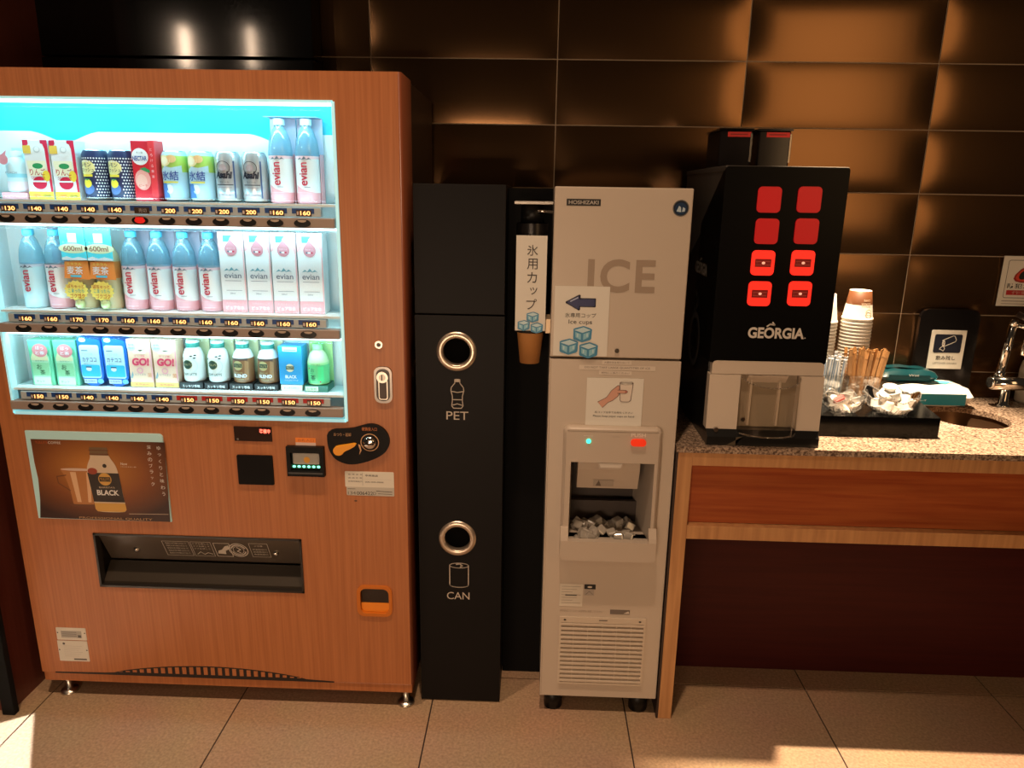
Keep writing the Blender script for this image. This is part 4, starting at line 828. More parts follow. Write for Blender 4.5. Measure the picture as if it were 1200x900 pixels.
mb.poly([(.572, 1.034), (.594, 1.034), (.600, 1.030), (.594, 1.025), (.572, 1.025)], y-.0012, skin); mb.line([(.572, 1.034), (.594, 1.034), (.600, 1.030), (.594, 1.025), (.572, 1.025)], y-.0014, .0011, ol); mb.disc(.5955, 1.0297, .0032, y-.0016, M('nail_print', (.42, .14, .11), .5), 12); mb.build('hand_picture', hs)
mb = MB(); mb.text('紙コップは手でお持ちください', .565, .9700, y, ink, w=.104, h=.0062); mb.text('Please keep paper cups on hand', .565, .9585, y, ink, w=.112, h=.0072); mb.build('lettering', hs)
# dispenser module
mb = MB(); MX0, MX1, MZ0, MZ1 = .4295, .6995, .540, .932; fy = IY-.022
P1, P2 = rr(MX0, MX1, MZ0, MZ1, .018, 6), rr(MX0+.007, MX1-.007, MZ0+.007, MZ1-.007, .014, 6)
n = len(P1); V = [(p[0], IY, p[1]) for p in P1]+[(p[0], fy+.006, p[1]) for p in P1]+[(p[0], fy, p[1]) for p in P2]
mb.add(V, [(k, (k+1) % n, n+(k+1) % n, n+k) for k in range(n)]+[(n+k, n+(k+1) % n, 2*n+(k+1) % n, 2*n+k) for k in range(n)], grey_plastic, True)
holed(mb, MX0+.0075, MX1-.0075, MZ0+.012, MZ1-.012, fy, fy+.002, [CV], grey_plastic); mb.rect(MX0+.014, MX1-.014, MZ1-.013, MZ1-.007, fy, grey_plastic); mb.rect(MX0+.014, MX1-.014, MZ0+.007, MZ0+.013, fy, grey_plastic)
x0, x1, z0, z1 = CV; d = .16; inn = M('chute_grey', (.42, .36, .30), .45); drk = M('chute_shade', (.045, .032, .026), .5)  # cavity back coloured dark to carry the shade inside
mb.add([(x0, fy, z0), (x1, fy, z0), (x1, fy, z1), (x0, fy, z1), (x0+.015, d, z0), (x1-.030, d, z0), (x1-.030, d, z1), (x0+.015, d, z1)], [(0, 4, 7, 3), (1, 2, 6, 5), (0, 1, 5, 4), (3, 7, 6, 2)], inn)
mb.add([(x0+.015, d, z0), (x1-.030, d, z0), (x1-.030, d, z1), (x0+.015, d, z1)], [(0, 1, 2, 3)], drk)
md = mb.build('dispenser_frame', ice)
mb = MB(); mb.prism([(IY-.002, .829), (.075, .829), (.075, .735), (.036, .735), (.012, .800)], x0+.022, x1-.036, grey_plastic, axis='x'); ch = mb.build('ice_chute', md)
mb = MB(); mb.add([(.520, .0322, .742), (.578, .0322, .742), (.578, .0235, .765), (.520, .0235, .765)], [(0, 1, 2, 3)], M('chute_label', (.40, .34, .28), .5))
mb.add([(.527, .0312, .7435), (.543, .0312, .7435), (.535, .0230, .7640)], [(0, 1, 2)], M('chute_print', (.14, .11, .09), .5)); mb.build('chute_label', ch)
mb = MB(); mb.prism([(.525, .830), (.600, .830), (.594, .812), (.588, .808), (.537, .808), (.531, .812)], fy+.004, fy+.034, grey_plastic); mb.prism([(.530, .828), (.595, .828), (.590, .815), (.535, .815)], fy+.002, fy+.004, M('spout_light', (.62, .56, .49), .4)); mb.build('spout', md)
mb = MB(); mb.prism(rr(.613, .655, .882, .902, .0095, 6), fy-.007, fy, M('push_red', (.85, .035, .01), .3, emit=.35, ecol=(1, .05, .01))); mb.build('push_button', md)
mb = MB(); mb.text('PUSH', .6335, .9125, fy-.0006, M('push_print', (.74, .66, .57), .5), w=.040, h=.0110, bold=.03); mb.line([(.485, .907), (.510, .907)], fy-.0006, .0016, M('push_print')); mb.line([(.562, .906), (.582, .906)], fy-.0006, .0012, inn); mb.build('lettering', md)
mb = MB(); mb.cyl((.4985, fy-.003, .892), (.4985, fy, .892), .0062, M('green_led', (.05, .8, .5), .3, emit=3, ecol=(.03, .75, .42)), n=18); mb.build('indicator_lamp', md)
# drip tray with sloping sides, open on top
mb = MB(); ty = fy-.020
mb.prism(rr(MX0, MX1, .540, .600, .016, 5, (0, 0, 1, 1)), ty, fy-.001, grey_plastic)
mb.box(MX0+.012, MX1-.012, ty+.004, .13, .552, .566, grey_plastic, .002)
for a, b in ((MX0, MX0+.022), (MX1-.022, MX1)): mb.prism([(ty, .598), (ty+.003, .612), (fy-.006, .634), (fy+.002, .636), (fy+.002, .598)], a, b, grey_plastic, axis='x')
mb.box(x0, x1, .12, .135, .56, .66, drk)
mb.build('drip_tray', ice)
ice_m = clear('ice_clear', (.93, .92, .90), .35, .12, body=(.72, .66, .58), bodyfac=.45)
proto = None; rnd = random.Random(3); k = 0
for lay, (cnt, z) in enumerate(((22, .580), (20, .594), (6, .606))):
    for q in range(cnt):
        x = rnd.uniform(x0+.022, x1-.030-(.02 if lay == 2 else 0)); y = rnd.uniform(.0, .095) if lay < 2 else rnd.uniform(.05, .09); zz = z+.10*y+rnd.uniform(-.003, .003)
        rot = (rnd.uniform(-.7, .7), rnd.uniform(-.7, .7), rnd.uniform(0, 3))
        if proto is None:
            b = MB(); b.box(-.0135, .0135, -.0135, .0135, -.012, .012, ice_m, .004); proto = o = b.build('ice_cube'); tag(o, 'small clear ice cube lying in the grey dispenser tray', 'ice cube', 'ice cubes in the tray')
        else: o = proto.copy(); COL.objects.link(o)
        o.location = (x, y, zz); o.rotation_euler = rot
# lower stickers, grille
y = IY-.0008; mb = MB(); mb.rect(.4355, .503, .369, .4425, y, M('sticker_ivory', (.68, .62, .52), .5)); 
for q in range(7): mb.line([(.441, .434-.009*q), (.497-.012*(q % 3), .434-.009*q)], y-.0004, .0012, M('sticker_line', (.34, .29, .24), .5))
mb.rect(.452, .486, .404, .408, y-.0005, gi); mb.build('rating_sticker', lo)
mb = MB(); mb.rect(.507, .540, .427, .4425, y, ink); mb.disc(.523, .434, .007, y-.0004, cream, 16, rz=.003); mb.rect(.507, .536, .406, .426, y, M('stk_grey', (.42, .36, .31), .5)); mb.line([(.512, .410), (.522, .420), (.532, .410)], y-.0004, .0012, gi); mb.build('warning_sticker', lo)
mb = MB(); mb.text('空気吸込口 フィルターは定期的に清掃してください', .500, .354, y, M('faded_ink2', (.32, .26, .21), .6), w=.125, h=.007); mb.rect(.586, .644, .347, .362, y, M('stk_dark', (.16, .13, .11), .5)); mb.poly([(.625, .350), (.640, .358), (.643, .350)], y-.0004, cream); mb.build('filter_label', lo)
vx0, vx1, vz0, vz1 = .4375, .693, .108, .336
mb = MB(); vm_ = M('vent_beige', (.58, .49, .39), .45); holed(mb, vx0, vx1, vz0, vz1, IY-.006, IY-.0005, [(vx0+.006, vx1-.006, vz0+.006, vz1-.018)], vm_)
mb.rect(vx0+.006, vx1-.006, vz0+.006, vz1-.018, IY-.0008, M('vent_gap', (.22, .15, .10), .6)); gr_ = mb.build('vent_grille', ice)
mb = MB(); nS = 14
for q in range(nS):
    z = vz0+.012+(vz1-vz0-.036)*q/(nS-1); mb.prism([(IY-.007, z+.003), (IY-.001, z+.0055), (IY-.001, z-.0010), (IY-.007, z-.0035)], vx0+.006, vx1-.006, vm_, axis='x')
for q in range(1, 6): x = vx0+(vx1-vx0)*q/6; mb.box(x-.0008, x+.0008, IY-.0055, IY-.001, vz0+.006, vz1-.018, vm_)
mb.build('grille_slats', gr_)
mb = MB()
for x in (vx0+.016, vx1-.018): mb.disc(x, vz1-.009, .004, IY-.0065, ink, 12, rz=.0025)
mb.line([(.555, vz1-.008), (.578, vz1-.008)], IY-.0065, .003, gi); mb.build('clip_mark', gr_)

# ------------------------------------------------------------------ ice cup dispenser on the side of the ice machine
cdz = thing('cup_dispenser', 'narrow ice cup dispenser with vertical white sign on the ice machine side', 'cup dispenser', (.331, .07, 1.18))
mb = MB(); mb.lathe([(.043, 1.19), (.043, 1.47)], .331, .085, M('tube_black', (.008, .007, .007), .25), 28); mb.lathe([(.043, 1.19), (.046, 1.185), (.046, 1.178), (.040, 1.178)], .331, .085, black, 28); mb.build('tube', cdz)
mb = MB(); mb.box(.283, .384, .03, .14, 1.519, 1.527, steel, .001); mb.cyl((.331, .085, 1.470), (.331, .085, 1.519), .032, black, n=20); mb.cyl((.331, .06, 1.503), (.386, .06, 1.500), .004, chrome); mb.build('top_bracket', cdz)
mb = MB(); mb.box(.372, .386, .040, .12, 1.179, 1.219, M('brass_bracket', (.55, .42, .28), .4, .6), .001); mb.build('lower_bracket', cdz)
mb = MB(); mb.box(.290, .371, .028, .031, 1.188, 1.440, paper); sgn = mb.build('sign_board', cdz)
mb = MB(); 
for q, c in enumerate('氷用カップ'): mb.text(c, .333 if c != 'ッ' else .338, 1.402-.0355*q, .0274, M('brush_ink', (.03, .022, .018), .5), h=.028 if c not in 'ッ' else .019)
mb.build('sign_lettering', sgn)
mb = MB(); icecubes(mb, .331, 1.212, .036, .0274); mb.build('ice_cube_picture', sgn)
icup = MB(); ob = M('kraft_cup', (.55, .25, .075), .55)
icup.lathe([(0, 1.092), (.026, 1.090), (.0275, 1.0885), (.036, 1.172), (.0385, 1.176), (.0365, 1.178)], .331, .085, ob, 32)
tag(icup.build('paper_cup', loc=(.331, .085, 1.09)), 'brown paper cup sticking out of the bottom of the ice cup dispenser', 'cup')

# ------------------------------------------------------------------ counter
ct = thing('counter', 'wood-framed counter with a speckled stone top to the right of the ice dispenser', 'counter', (1.7, .3, 0))
SKX, SKY, SKR = 1.725, .350, .118
mb = MB(); hh = .14
def slab(mb, z, flip=False):
    for a, b, c, d in ((.742, 2.9, -.004, SKY-hh), (.742, 2.9, SKY+hh, .598), (.742, SKX-hh, SKY-hh, SKY+hh), (SKX+hh, 2.9, SKY-hh, SKY+hh)): mb.add([(a, c, z), (b, c, z), (b, d, z), (a, d, z)], [(0, 1, 2, 3)], stone)
    square_round(mb, SKX, SKY, hh, SKR, z, stone, 'z')
slab(mb, .880); slab(mb, .863)
mb.add([(.742, -.004, .863), (2.9, -.004, .863), (2.9, -.004, .880), (.742, -.004, .880)], [(0, 1, 2, 3)], stone); mb.add([(.742, -.004, .863), (.742, .598, .863), (.742, .598, .880), (.742, -.004, .880)], [(0, 1, 2, 3)], stone)
mb.lathe([(SKR, .863), (SKR, .880)], SKX, SKY, stone, 40); mb.build('stone_top', ct, recalc=False)
mb = MB(); bz = M('basin_bronze', (.16, .09, .05), .3, .8); mb.lathe([(SKR+.006, .861), (SKR+.004, .850), (SKR-.004, .80), (.09, .775), (.025, .768), (0, .768)], SKX, SKY, bz, 40); sb = mb.build('sink_basin', ct)
mb = MB(); mb.box(.748, .788, 0, .04, 0, .862, wood_pale, .001); mb.build('leg', ct)
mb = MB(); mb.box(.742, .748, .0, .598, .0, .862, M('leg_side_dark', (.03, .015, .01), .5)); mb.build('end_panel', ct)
mb = MB(); mb.box(.788, 2.9, 0, .04, .824, .862, wood_pale, .001); mb.build('top_rail', ct)
mb = MB(); mb.box(.788, 2.9, .022, .040, .645, .824, wood_red, .0); mb.build('apron', ct)
mb = MB(); mb.box(.788, 2.9, -.002, .040, .603, .6435, wood_pale, .001); mb.build('lower_rail', ct)
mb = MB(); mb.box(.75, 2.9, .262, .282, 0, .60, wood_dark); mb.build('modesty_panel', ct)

# ------------------------------------------------------------------ coffee machine
cm = thing('coffee_machine', 'black coffee machine with eight red buttons standing on the stone counter', 'coffee machine', (.98, .3, .88))
MXa, MXb, MF, ZT = .822, 1.136, .045, 1.622
bm_ = M('machine_black', (.007, .007, .007), .28); gm = M('machine_grey', (.10, .09, .08), .35, .3)
silv = M('machine_silver', (.66, .56, .46), .38, .1)
mb = MB(); mb.prism([(MF+.02, .918), (MF+.02, 1.115), (MF+.012, 1.115), (MF+.010, 1.50), (MF+.10, 1.52), (.55, 1.30), (.55, .95), (.40, .93), (.10, .918)], MXa+.003, MXb-.003, bm_, axis='x')
mb.prism([(MF+.012, 1.50), (MF+.012, 1.612), (.55, 1.612), (.55, 1.30), (MF+.10, 1.52)], MXa+.002, MXb-.002, gm, axis='x'); mb.box(MXa, MXb, MF+.004, .555, 1.610, ZT+.002, gm, .003); mb.build('body', cm)
mb = MB(); mb.prism(rr(MXa, MXb, 1.108, ZT, .008, 4), MF, MF+.012, M('door_black', (.003, .003, .003), .3, spec=.1)); mb.prism([(MF+.011, ZT-.004), (MF+.011, 1.108), (MF+.24, 1.108), (MF+.24, 1.47)], MXa+.0005, MXa+.004, M('door_black'), axis='x'); mb.prism([(MF+.011, ZT-.004), (MF+.011, 1.108), (MF+.24, 1.108), (MF+.24, 1.47)], MXb-.004, MXb-.0005, M('door_black'), axis='x'); door = mb.build('front_door', cm)
y = MF-.0008
dr_ = M('button_dim_red', (.42, .006, .009), .35, emit=.2, ecol=(1, .008, .012)); lit = M('button_lit_red', (.9, .03, .015), .35, emit=.9, ecol=(1, .022, .012)); lbl = M('button_label', (.30, .01, .01), .4); spark = M('button_spark', (1, .5, .35), .4, emit=.7, ecol=(1, .45, .3))
for x, z, on in ((0.938, 1.5405, 0), (1.04, 1.5421, 0), (0.9397, 1.4608, 0), (1.0417, 1.4626, 0), (0.9381, 1.3794, 1), (1.0412, 1.3813, 1), (0.9374, 1.2984, 1), (1.0427, 1.3005, 1)):
    b = MB(); b.prism(rr(x-.0300, x+.0300, z-.0325, z+.0325, .011, 5), MF-.005, MF, lit if on else dr_); bo = b.build('drink_button', door)
    if on:
        b = MB(); yy = MF-.0056; b.rect(x-.021, x+.021, z-.0105, z+.0105, yy, lbl); b.disc(x+.001, z, .0045, yy-.0004, spark, 14, rz=.0034); b.line([(x-.018, z+.004), (x+.018, z+.004)], yy-.0002, .0018, M('label_faint', (.55, .08, .06), .5)); b.line([(x-.018, z-.005), (x+.018, z-.005)], yy-.0002, .0018, M('label_faint')); b.text('ホット', x-.010, z, yy-.0004, M('label_faint'), w=.014, h=.004); b.build('button_label', bo)
x, z = (0.9934, 1.1948); wlogo = M('logo_white', (.68, .63, .57), .4)
mb = MB(); mb.text('GEORGIA', x, z-.002, y, wlogo, w=.150, h=.030, bold=.035); mb.line([(x-.026, z+.016), (x-.018, z+.022), (x-.006, z+.020), (x-.012, z+.027)], y-.0003, .004, wlogo); mb.disc(x+.078, z-.014, .0018, y, wlogo, 8); mb.build('lettering', door)
mb = MB(); st = 0
mb.text('GEORGIA', 0, 1.345, 0, M('side_logo', (.22, .20, .18), .4), w=.15, h=.034, bold=.035); mb.line([(-.02, 1.366), (-.008, 1.374), (0, 1.371)], 0, .005, M('side_logo'))
mb.side(0, MXa-.0012, .23); mb.build('side_lettering', door); mb = MB()
sm = M('side_mark', (.035, .033, .032), .4); mb.line([(-.04, 1.27), (-.015, 1.262), (0, 1.245), (-.03, 1.225), (-.045, 1.215)], 0, .016, sm); mb.ring(-.02, 1.135, .055, .071, 0, sm, rz=1.15)
mb.side(0, MXa-.0012, .23); mb.build('side_mark', door)
# silver dispensing section
mb = MB(); mb.prism(rr(MXa+.008, MXb-.004, 1.078, 1.114, .012, 4, (1, 1, 0, 0)), MF-.004, MF+.03, silv); mb.build('nozzle_cover', cm)
cx0, cx1 = (0.9102, 1.0002)[0], (1.0685, 1.0042)[0]
mb = MB(); mb.prism([(MF-.010, 1.076), (MF+.02, 1.078), (MF+.02, .924), (MF-.016, .924)], MXa+.002, cx0-.002, silv, axis='x'); mb.build('side_cover', cm)
mb = MB(); mb.prism([(MF-.010, 1.076), (MF+.02, 1.078), (MF+.02, .924), (MF-.016, .924)], cx1+.002, MXb-.002, silv, axis='x'); mb.build('side_cover', cm)
mb = MB(); mb.box(cx0, cx1, MF+.013, MF+.02, .924, 1.078, M('bay_silver', (.42, .35, .27), .3, .2)); mb.prism([(MF-.006, 1.076), (MF+.013, 1.076), (MF+.013, 1.052)], cx0+.02, cx1-.03, silv, axis='x')
mb.box(cx0+.030, cx0+.036, MF+.004, MF+.013, .93, 1.06, silv); mb.box(cx1-.05, cx1-.044, MF+.004, MF+.013, .93, 1.06, silv); mb.cyl((cx0+.020, MF+.006, .945), (cx0+.020, MF+.013, .945), .006, chrome); mb.build('dispensing_bay', cm)
mb = MB(); ccx = (cx0+cx1)/2; R_ = (cx1-cx0)/2
P = [(ccx+R_*math.cos(PI+PI*k/24), MF-.010-.052*math.sin(PI*k/24)) for k in range(25)]
dm = clear('door_clear', (.93, .89, .82), .10, .05)
V = [(p[0], p[1], .916) for p in P]+[(p[0], p[1], 1.074-.020*math.sin(PI*k/24)) for k, p in enumerate(P)]
mb.add(V, [(k, k+1, 26+k, 25+k) for k in range(24)], dm, True); P2 = [(p[0], p[1]*.0+p[1]) for p in P]
cl = mb.build('clear_door', cm, recalc=False)
mb = MB(); mb.tube([(p[0], p[1], .916) for p in P], .0022, acrylic, 6); mb.tube([(p[0], p[1], 1.074-.020*math.sin(PI*k/24)) for k, p in enumerate(P)], .0018, acrylic, 6); mb.build('door_rim', cl)
mb = MB(); mb.prism([(MF-.030, .8805), (MF-.030, .905), (MF-.016, .923), (.13, .923), (.40, .935), (.53, .935), (.53, .8805)], MXa+.004, MXb-.004, bm_, axis='x'); mb.build('base', cm)
mb = MB(); q = (0.8498, 0.9118); mb.cyl((q[0], MF-.026, q[1]+.012), (q[0], MF-.018, q[1]+.012), .0065, chrome, n=16); mb.build('base_screw', cm)
mb = MB(); mb.add([(.905, MF-.0305, .905), (.925, MF-.0305, .908), (.905, MF-.0305, .882), (.880, MF-.0305, .882)], [(0, 1, 3, 2)], M('base_shine_strip', (.16, .13, .09), .3, .6)); mb.build('base_glint', cm)  # glint on the black base, drawn as a lighter strip
# bean hoppers on top
for (xa, xb) in ((.838, .925), (.943, 1.030)):
    hp = MB(); hp.box(xa, xb, .205, .36, 1.6245, 1.722, M('hopper_smoke', (.010, .008, .008), .12), .004); t = hp.build('bean_hopper', cm)
    hp = MB(); hp.rect(xa+.020, xb-.004, 1.705, 1.718, .2045-.0008, M('hopper_red', (.60, .02, .02), .4)); hp.line([(xa+.028, 1.7115), (xb-.014, 1.7115)], .2030, .003, M('hopper_ink', (.25, .01, .01), .5)); hp.build('hopper_label', t)
    hp = MB(); hp.box(xa-.004, xb+.004, .200, .365, 1.7215, 1.727, black_gloss, .002); hp.build('hopper_lid', t)
    hp = MB(); hp.box(xb-.006, xb+.001, .203, .3, 1.640, 1.715, chrome, .001) if xa < .9 else hp.box(xb-.004, xb+.002, .203, .3, 1.640, 1.715, M('hopper_steel', (.35, .3, .25), .2, .8), .001); hp.build('hopper_rail', t)

# ------------------------------------------------------------------ tray and supplies
TZ = .942
tr = MB(); tr.prism([(1.165, .120), (1.511, .120), (1.560, .415), (1.165, .415)], .8805, TZ, M('tray_black', (.002, .002, .002), .15, spec=.2), axis='z'); tag(tr.build('serving_tray', loc=(1.37, .3, .8805)), 'flat black serving stand under the cups and glass bowls on the counter', 'tray')
# paper cup stacks (upside down)
cw = M('cup_white', (.90, .86, .78), .5); cbr = M('cup_brown', (.14, .05, .018), .5)
def paper_cup(label, wall, grp, loc):
    t = thing('paper_cup', label, 'cup', loc, grp); b = MB()
    b.lathe([(.0445, .001), (.0455, .003), (.0455, .006), (.0435, .008), (.0430, .010), (.0375, .0475), (.0315, .089), (.030, .0895), (.029, .086), (0, .086)], 0, 0, cw, 30, seg_mats=[None]*5+[wall, None, None, None]); addp(b, 'cup_wall', t)
    b = MB(); b.lathe([(.0448, .0005), (.0462, .003), (.0448, .0062)], 0, 0, cw, 30); addp(b, 'rim', t)
    return t
step = .0105
def stack(x, y, n, topbrown, where):
    z = TZ+.0005; first = None
    for k in range(n):
        top = k == n-1
        if top and topbrown:
            t = paper_cup('brown printed paper cup, topmost of the front cup stack', cbr, None, (x, y, z+step*k+.002))
            b = MB(); cp_ = M('cup_print_cream', (.62, .48, .34), .5); b.text('CAFE', .008, .062, .0006, cp_, w=.022, h=.006, rot=PI, bold=.02); b.text('GEORGIA', .006, .051, .0006, cp_, w=.030, h=.007, rot=PI, bold=.02); b.ring(.014, .025, .007, .010, .0006, cp_); 
            for q in range(len(b.V)):
                vx, vy, vz = b.V[q]; rad = .0430-.0115*(vz-.010)/.079+.0004; a = vx/.037; b.V[q] = ((rad+.0008)*math.sin(a), -(rad+.0008)*math.cos(a), vz)
            addp(b, 'cup_print', t)
        elif top and not topbrown: t = copy_tree(first, (x, y, z+step*k), label='white paper cup, topmost of the cup stack behind the coffee machine')
        elif first is None: first = t = paper_cup('white paper cup stacked upside down in the '+where, cw, 'cups of the '+where, (x, y, z))
        else: t = copy_tree(first, (x, y, z+step*k))
        if top and topbrown: pass
    return first
stack(1.342, .360, 24, True, 'front cup stack')
f2 = stack(1.238, .366, 23, False, 'cup stack half hidden by the coffee machine')
# acrylic holder with sugar sticks and stirrers
ah = MB(); hx0, hx1, hy0, hy1 = 1.214, 1.388, .250, .306
for a, b, c, d in ((hx0, hx1, hy0, hy0+.002), (hx0, hx1, hy1-.002, hy1), (hx0, hx0+.002, hy0, hy1), (hx1-.002, hx1, hy0, hy1), (1.293, 1.295, hy0, hy1)): ah.box(a, b, c, d, TZ+.0005, 1.030, acrylic)
ah.box(hx0, hx1, hy0, hy1, TZ+.0005, TZ+.003, acrylic); tag(ah.build('stick_holder', loc=(1.32, .29, TZ)), 'clear acrylic box holding sugar sticks and wooden stirrers behind the bowls', 'holder')
rnd = random.Random(5); proto = None; sw1 = M('sugar_white', (.72, .76, .80), .4); sw2 = M('sugar_blue', (.22, .36, .55), .4)
for k in range(15):
    i, j = k % 5, k//5; lean = rnd.uniform(-.03, .08)
    if proto is None:
        b = MB(); b.box(-.0045, .0045, -.0025, .0025, 0, .128, sw1, .0012); b.rect(-.0040, -.0008, .004, .124, -.0027, sw2); b.box(-.005, .005, -.0006, .0006, .124, .136, sw1); o = proto = b.build('sugar_stick'); tag(o, 'white and blue sugar stick standing in the clear acrylic holder', 'sugar stick', 'sugar sticks in the acrylic holder')
    else: o = proto.copy(); COL.objects.link(o)
    o.location = (1.224+.0125*i+rnd.uniform(-.002, .002), .262+.015*j, TZ+.0035); o.rotation_euler = (rnd.uniform(-.05, .05), lean, rnd.uniform(-.4, .4)); o.scale = (1, 1, rnd.uniform(.92, 1.12))
proto = None; st1 = M('stirrer_wood', (.52, .27, .10), .55); st2 = M('stirrer_tip', (.66, .34, .12), .5)
for k in range(32):
    i, j = k % 8, k//8; lean = (i-3)*.030+.035+rnd.uniform(-.02, .02)
    if proto is None:
        b = MB(); b.prism(rr(-.0036, .0036, 0, .160, .003, 3), -.0008, .0008, st1); b.rect(-.0036, .0036, .140, .157, -.0011, st2); o = proto = b.build('wooden_stirrer'); tag(o, 'thin brown wooden stirrer standing in the clear acrylic holder', 'stirrer', 'stirrers in the acrylic holder')
    else: o = proto.copy(); COL.objects.link(o)
    o.location = (1.304+.0105*i+rnd.uniform(-.002, .002), .258+.012*j, TZ+.0035); o.rotation_euler = (rnd.uniform(-.06, .06), lean, rnd.uniform(-.6, .6)); o.scale = (1.3, 1, rnd.uniform(.96, 1.06))
# glass bowls
bglass = clear('bowl_glass', (.96, .96, .95), .30, .06, body=(.75, .72, .68), bodyfac=.2)
def bowl(x, y, r, h, lobes, label):
    b = MB(); n = 72; rings = [(.45, 0, 0), (.62, .05, 0), (.82, .35, .1), (.95, .7, .5), (1.03, 1, 1)]
    V = []
    for k in range(n):
        a = 2*PI*k/n
        for (q, zz, wv) in rings: V.append((x+r*q*math.cos(a)*(1+.05*wv*math.cos(lobes*a)), y+r*q*math.sin(a)*(1+.05*wv*math.cos(lobes*a)), TZ+.001+h*zz*(1+.16*wv*math.cos(lobes*a))))
    m_ = len(rings)
    b.add(V, [(k*m_+i, ((k+1) % n)*m_+i, ((k+1) % n)*m_+i+1, k*m_+i+1) for k in range(n) for i in range(m_-1)]+[tuple(k*m_ for k in range(n))], bglass, True)
    for k in range(0, n, 3):   # cut ribs on the lower wall
        a = 2*PI*k/n; b.cyl((x+r*.60*math.cos(a), y+r*.60*math.sin(a), TZ+.004), (x+r*.84*math.cos(a+.15), y+r*.84*math.sin(a+.15), TZ+h*.40), .0012, bglass, n=5)
    b.tube([V[k*m_+m_-1] for k in range(n)]+[V[m_-1]], .0018, bglass, 6)
    return tag(b.build('glass_bowl', loc=(x, y, TZ)), label, 'bowl')
bowl(1.252, .172, .060, .044, 7, 'smaller cut glass bowl of small portion packs beside the coffee machine')
bowl(1.388, .172, .074, .054, 6, 'larger wavy glass bowl full of white creamer cups')
proto = None; cwm = M('creamer_white', (.62, .61, .58), .35)
def creamer(x, y, z, rot, label, grp, s=1):
    global proto
    if proto is None:
        t = thing('creamer_cup', label, 'creamer', (0, 0, 0), grp)
        b = MB(); b.lathe([(0, 0), (.011, 0), (.0125, .002), (.0165, .019), (.0165, .020)], 0, 0, cwm, 20); addp(b, 'cup', t)
        b = MB(); b.lathe([(0, .0215), (.015, .0215), (.0195, .0212), (.0195, .020), (.0165, .0198)], 0, 0, M('creamer_foil', (.55, .54, .52), .3), 20); addp(b, 'lid', t); proto = t
    else: t = copy_tree(proto, label=label)
    t['group'] = grp; t.location = (x, y, z); t.rotation_euler = rot; t.scale = (s, s, s); return t
rnd = random.Random(11)
L1, G1 = 'white creamer cup lying in the larger wavy glass bowl', 'creamer cups in the larger bowl'
for (dx, dy, dz) in [(-.030, -.018, .006), (0, -.030, .006), (.030, -.016, .006), (-.012, .016, .006), (.024, .018, .006), (-.040, .006, .024), (-.018, -.034, .026), (.016, -.034, .026), (.042, -.010, .026), (.030, .026, .026), (-.014, .030, .026), (.0, -.002, .028), (-.028, -.010, .046), (.004, -.020, .048), (.034, -.012, .044), (-.008, .020, .050), (.018, .018, .048), (-.004, .004, .068)]:
    up = rnd.random() < .45
    creamer(1.388+dx, .172+dy, TZ+dz*.85+(.020 if up else 0), ((PI if up else 0)+rnd.uniform(-.35, .35), rnd.uniform(-.35, .35), rnd.uniform(0, 6)), L1, G1, 1.05)
L2, G2 = 'small white creamer cup in the smaller cut glass bowl', 'creamer cups in the smaller bowl'
for (dx, dy, dz) in [(-.024, .026, .030), (.0, -.012, .034), (.026, .022, .032), (.034, -.010, .026), (-.034, -.004, .026)]: creamer(1.252+dx, .172+dy, TZ+dz, (rnd.uniform(-.6, .6), rnd.uniform(-.6, .6), 0), L2, G2, .85)
pk_ = None
for k in range(16):
    a = rnd.uniform(0, 6.28); r_ = rnd.uniform(.004, .036)
    if pk_ is None:
        b = MB(); b.box(-.011, .011, -.007, .007, -.004, .004, M('sweet_wrap', (.78, .73, .68), .25), .0025); b.box(-.015, -.010, -.005, .005, -.001, .001, M('sweet_wrap')); b.box(.010, .015, -.005, .005, -.001, .001, M('sweet_wrap')); o = pk_ = b.build('portion_pack'); tag(o, 'white wrapped portion pack lying in the smaller cut glass bowl', 'portion pack', 'portion packs in the smaller bowl')
    else: o = pk_.copy(); COL.objects.link(o)
    o.location = (1.252+r_*math.cos(a), .172+r_*math.sin(a), TZ+.010+.0013*k); o.rotation_euler = (rnd.uniform(-.8, .8), rnd.uniform(-.8, .8), rnd.uniform(0, 6))
b = MB(); rd = M('pack_red', (.42, .05, .04), .35); b.box(-.016, .016, -.009, .009, -.005, .005, rd, .002); b.box(-.018, .018, -.0022, .0022, -.006, .006, M('pack_dark_red', (.25, .02, .02), .4)); o = b.build('portion_pack'); o.location = (1.228, .150, TZ+.042); o.rotation_euler = (.3, -.3, .4); tag(o, 'dark red portion pack on top in the smaller cut glass bowl', 'portion pack')
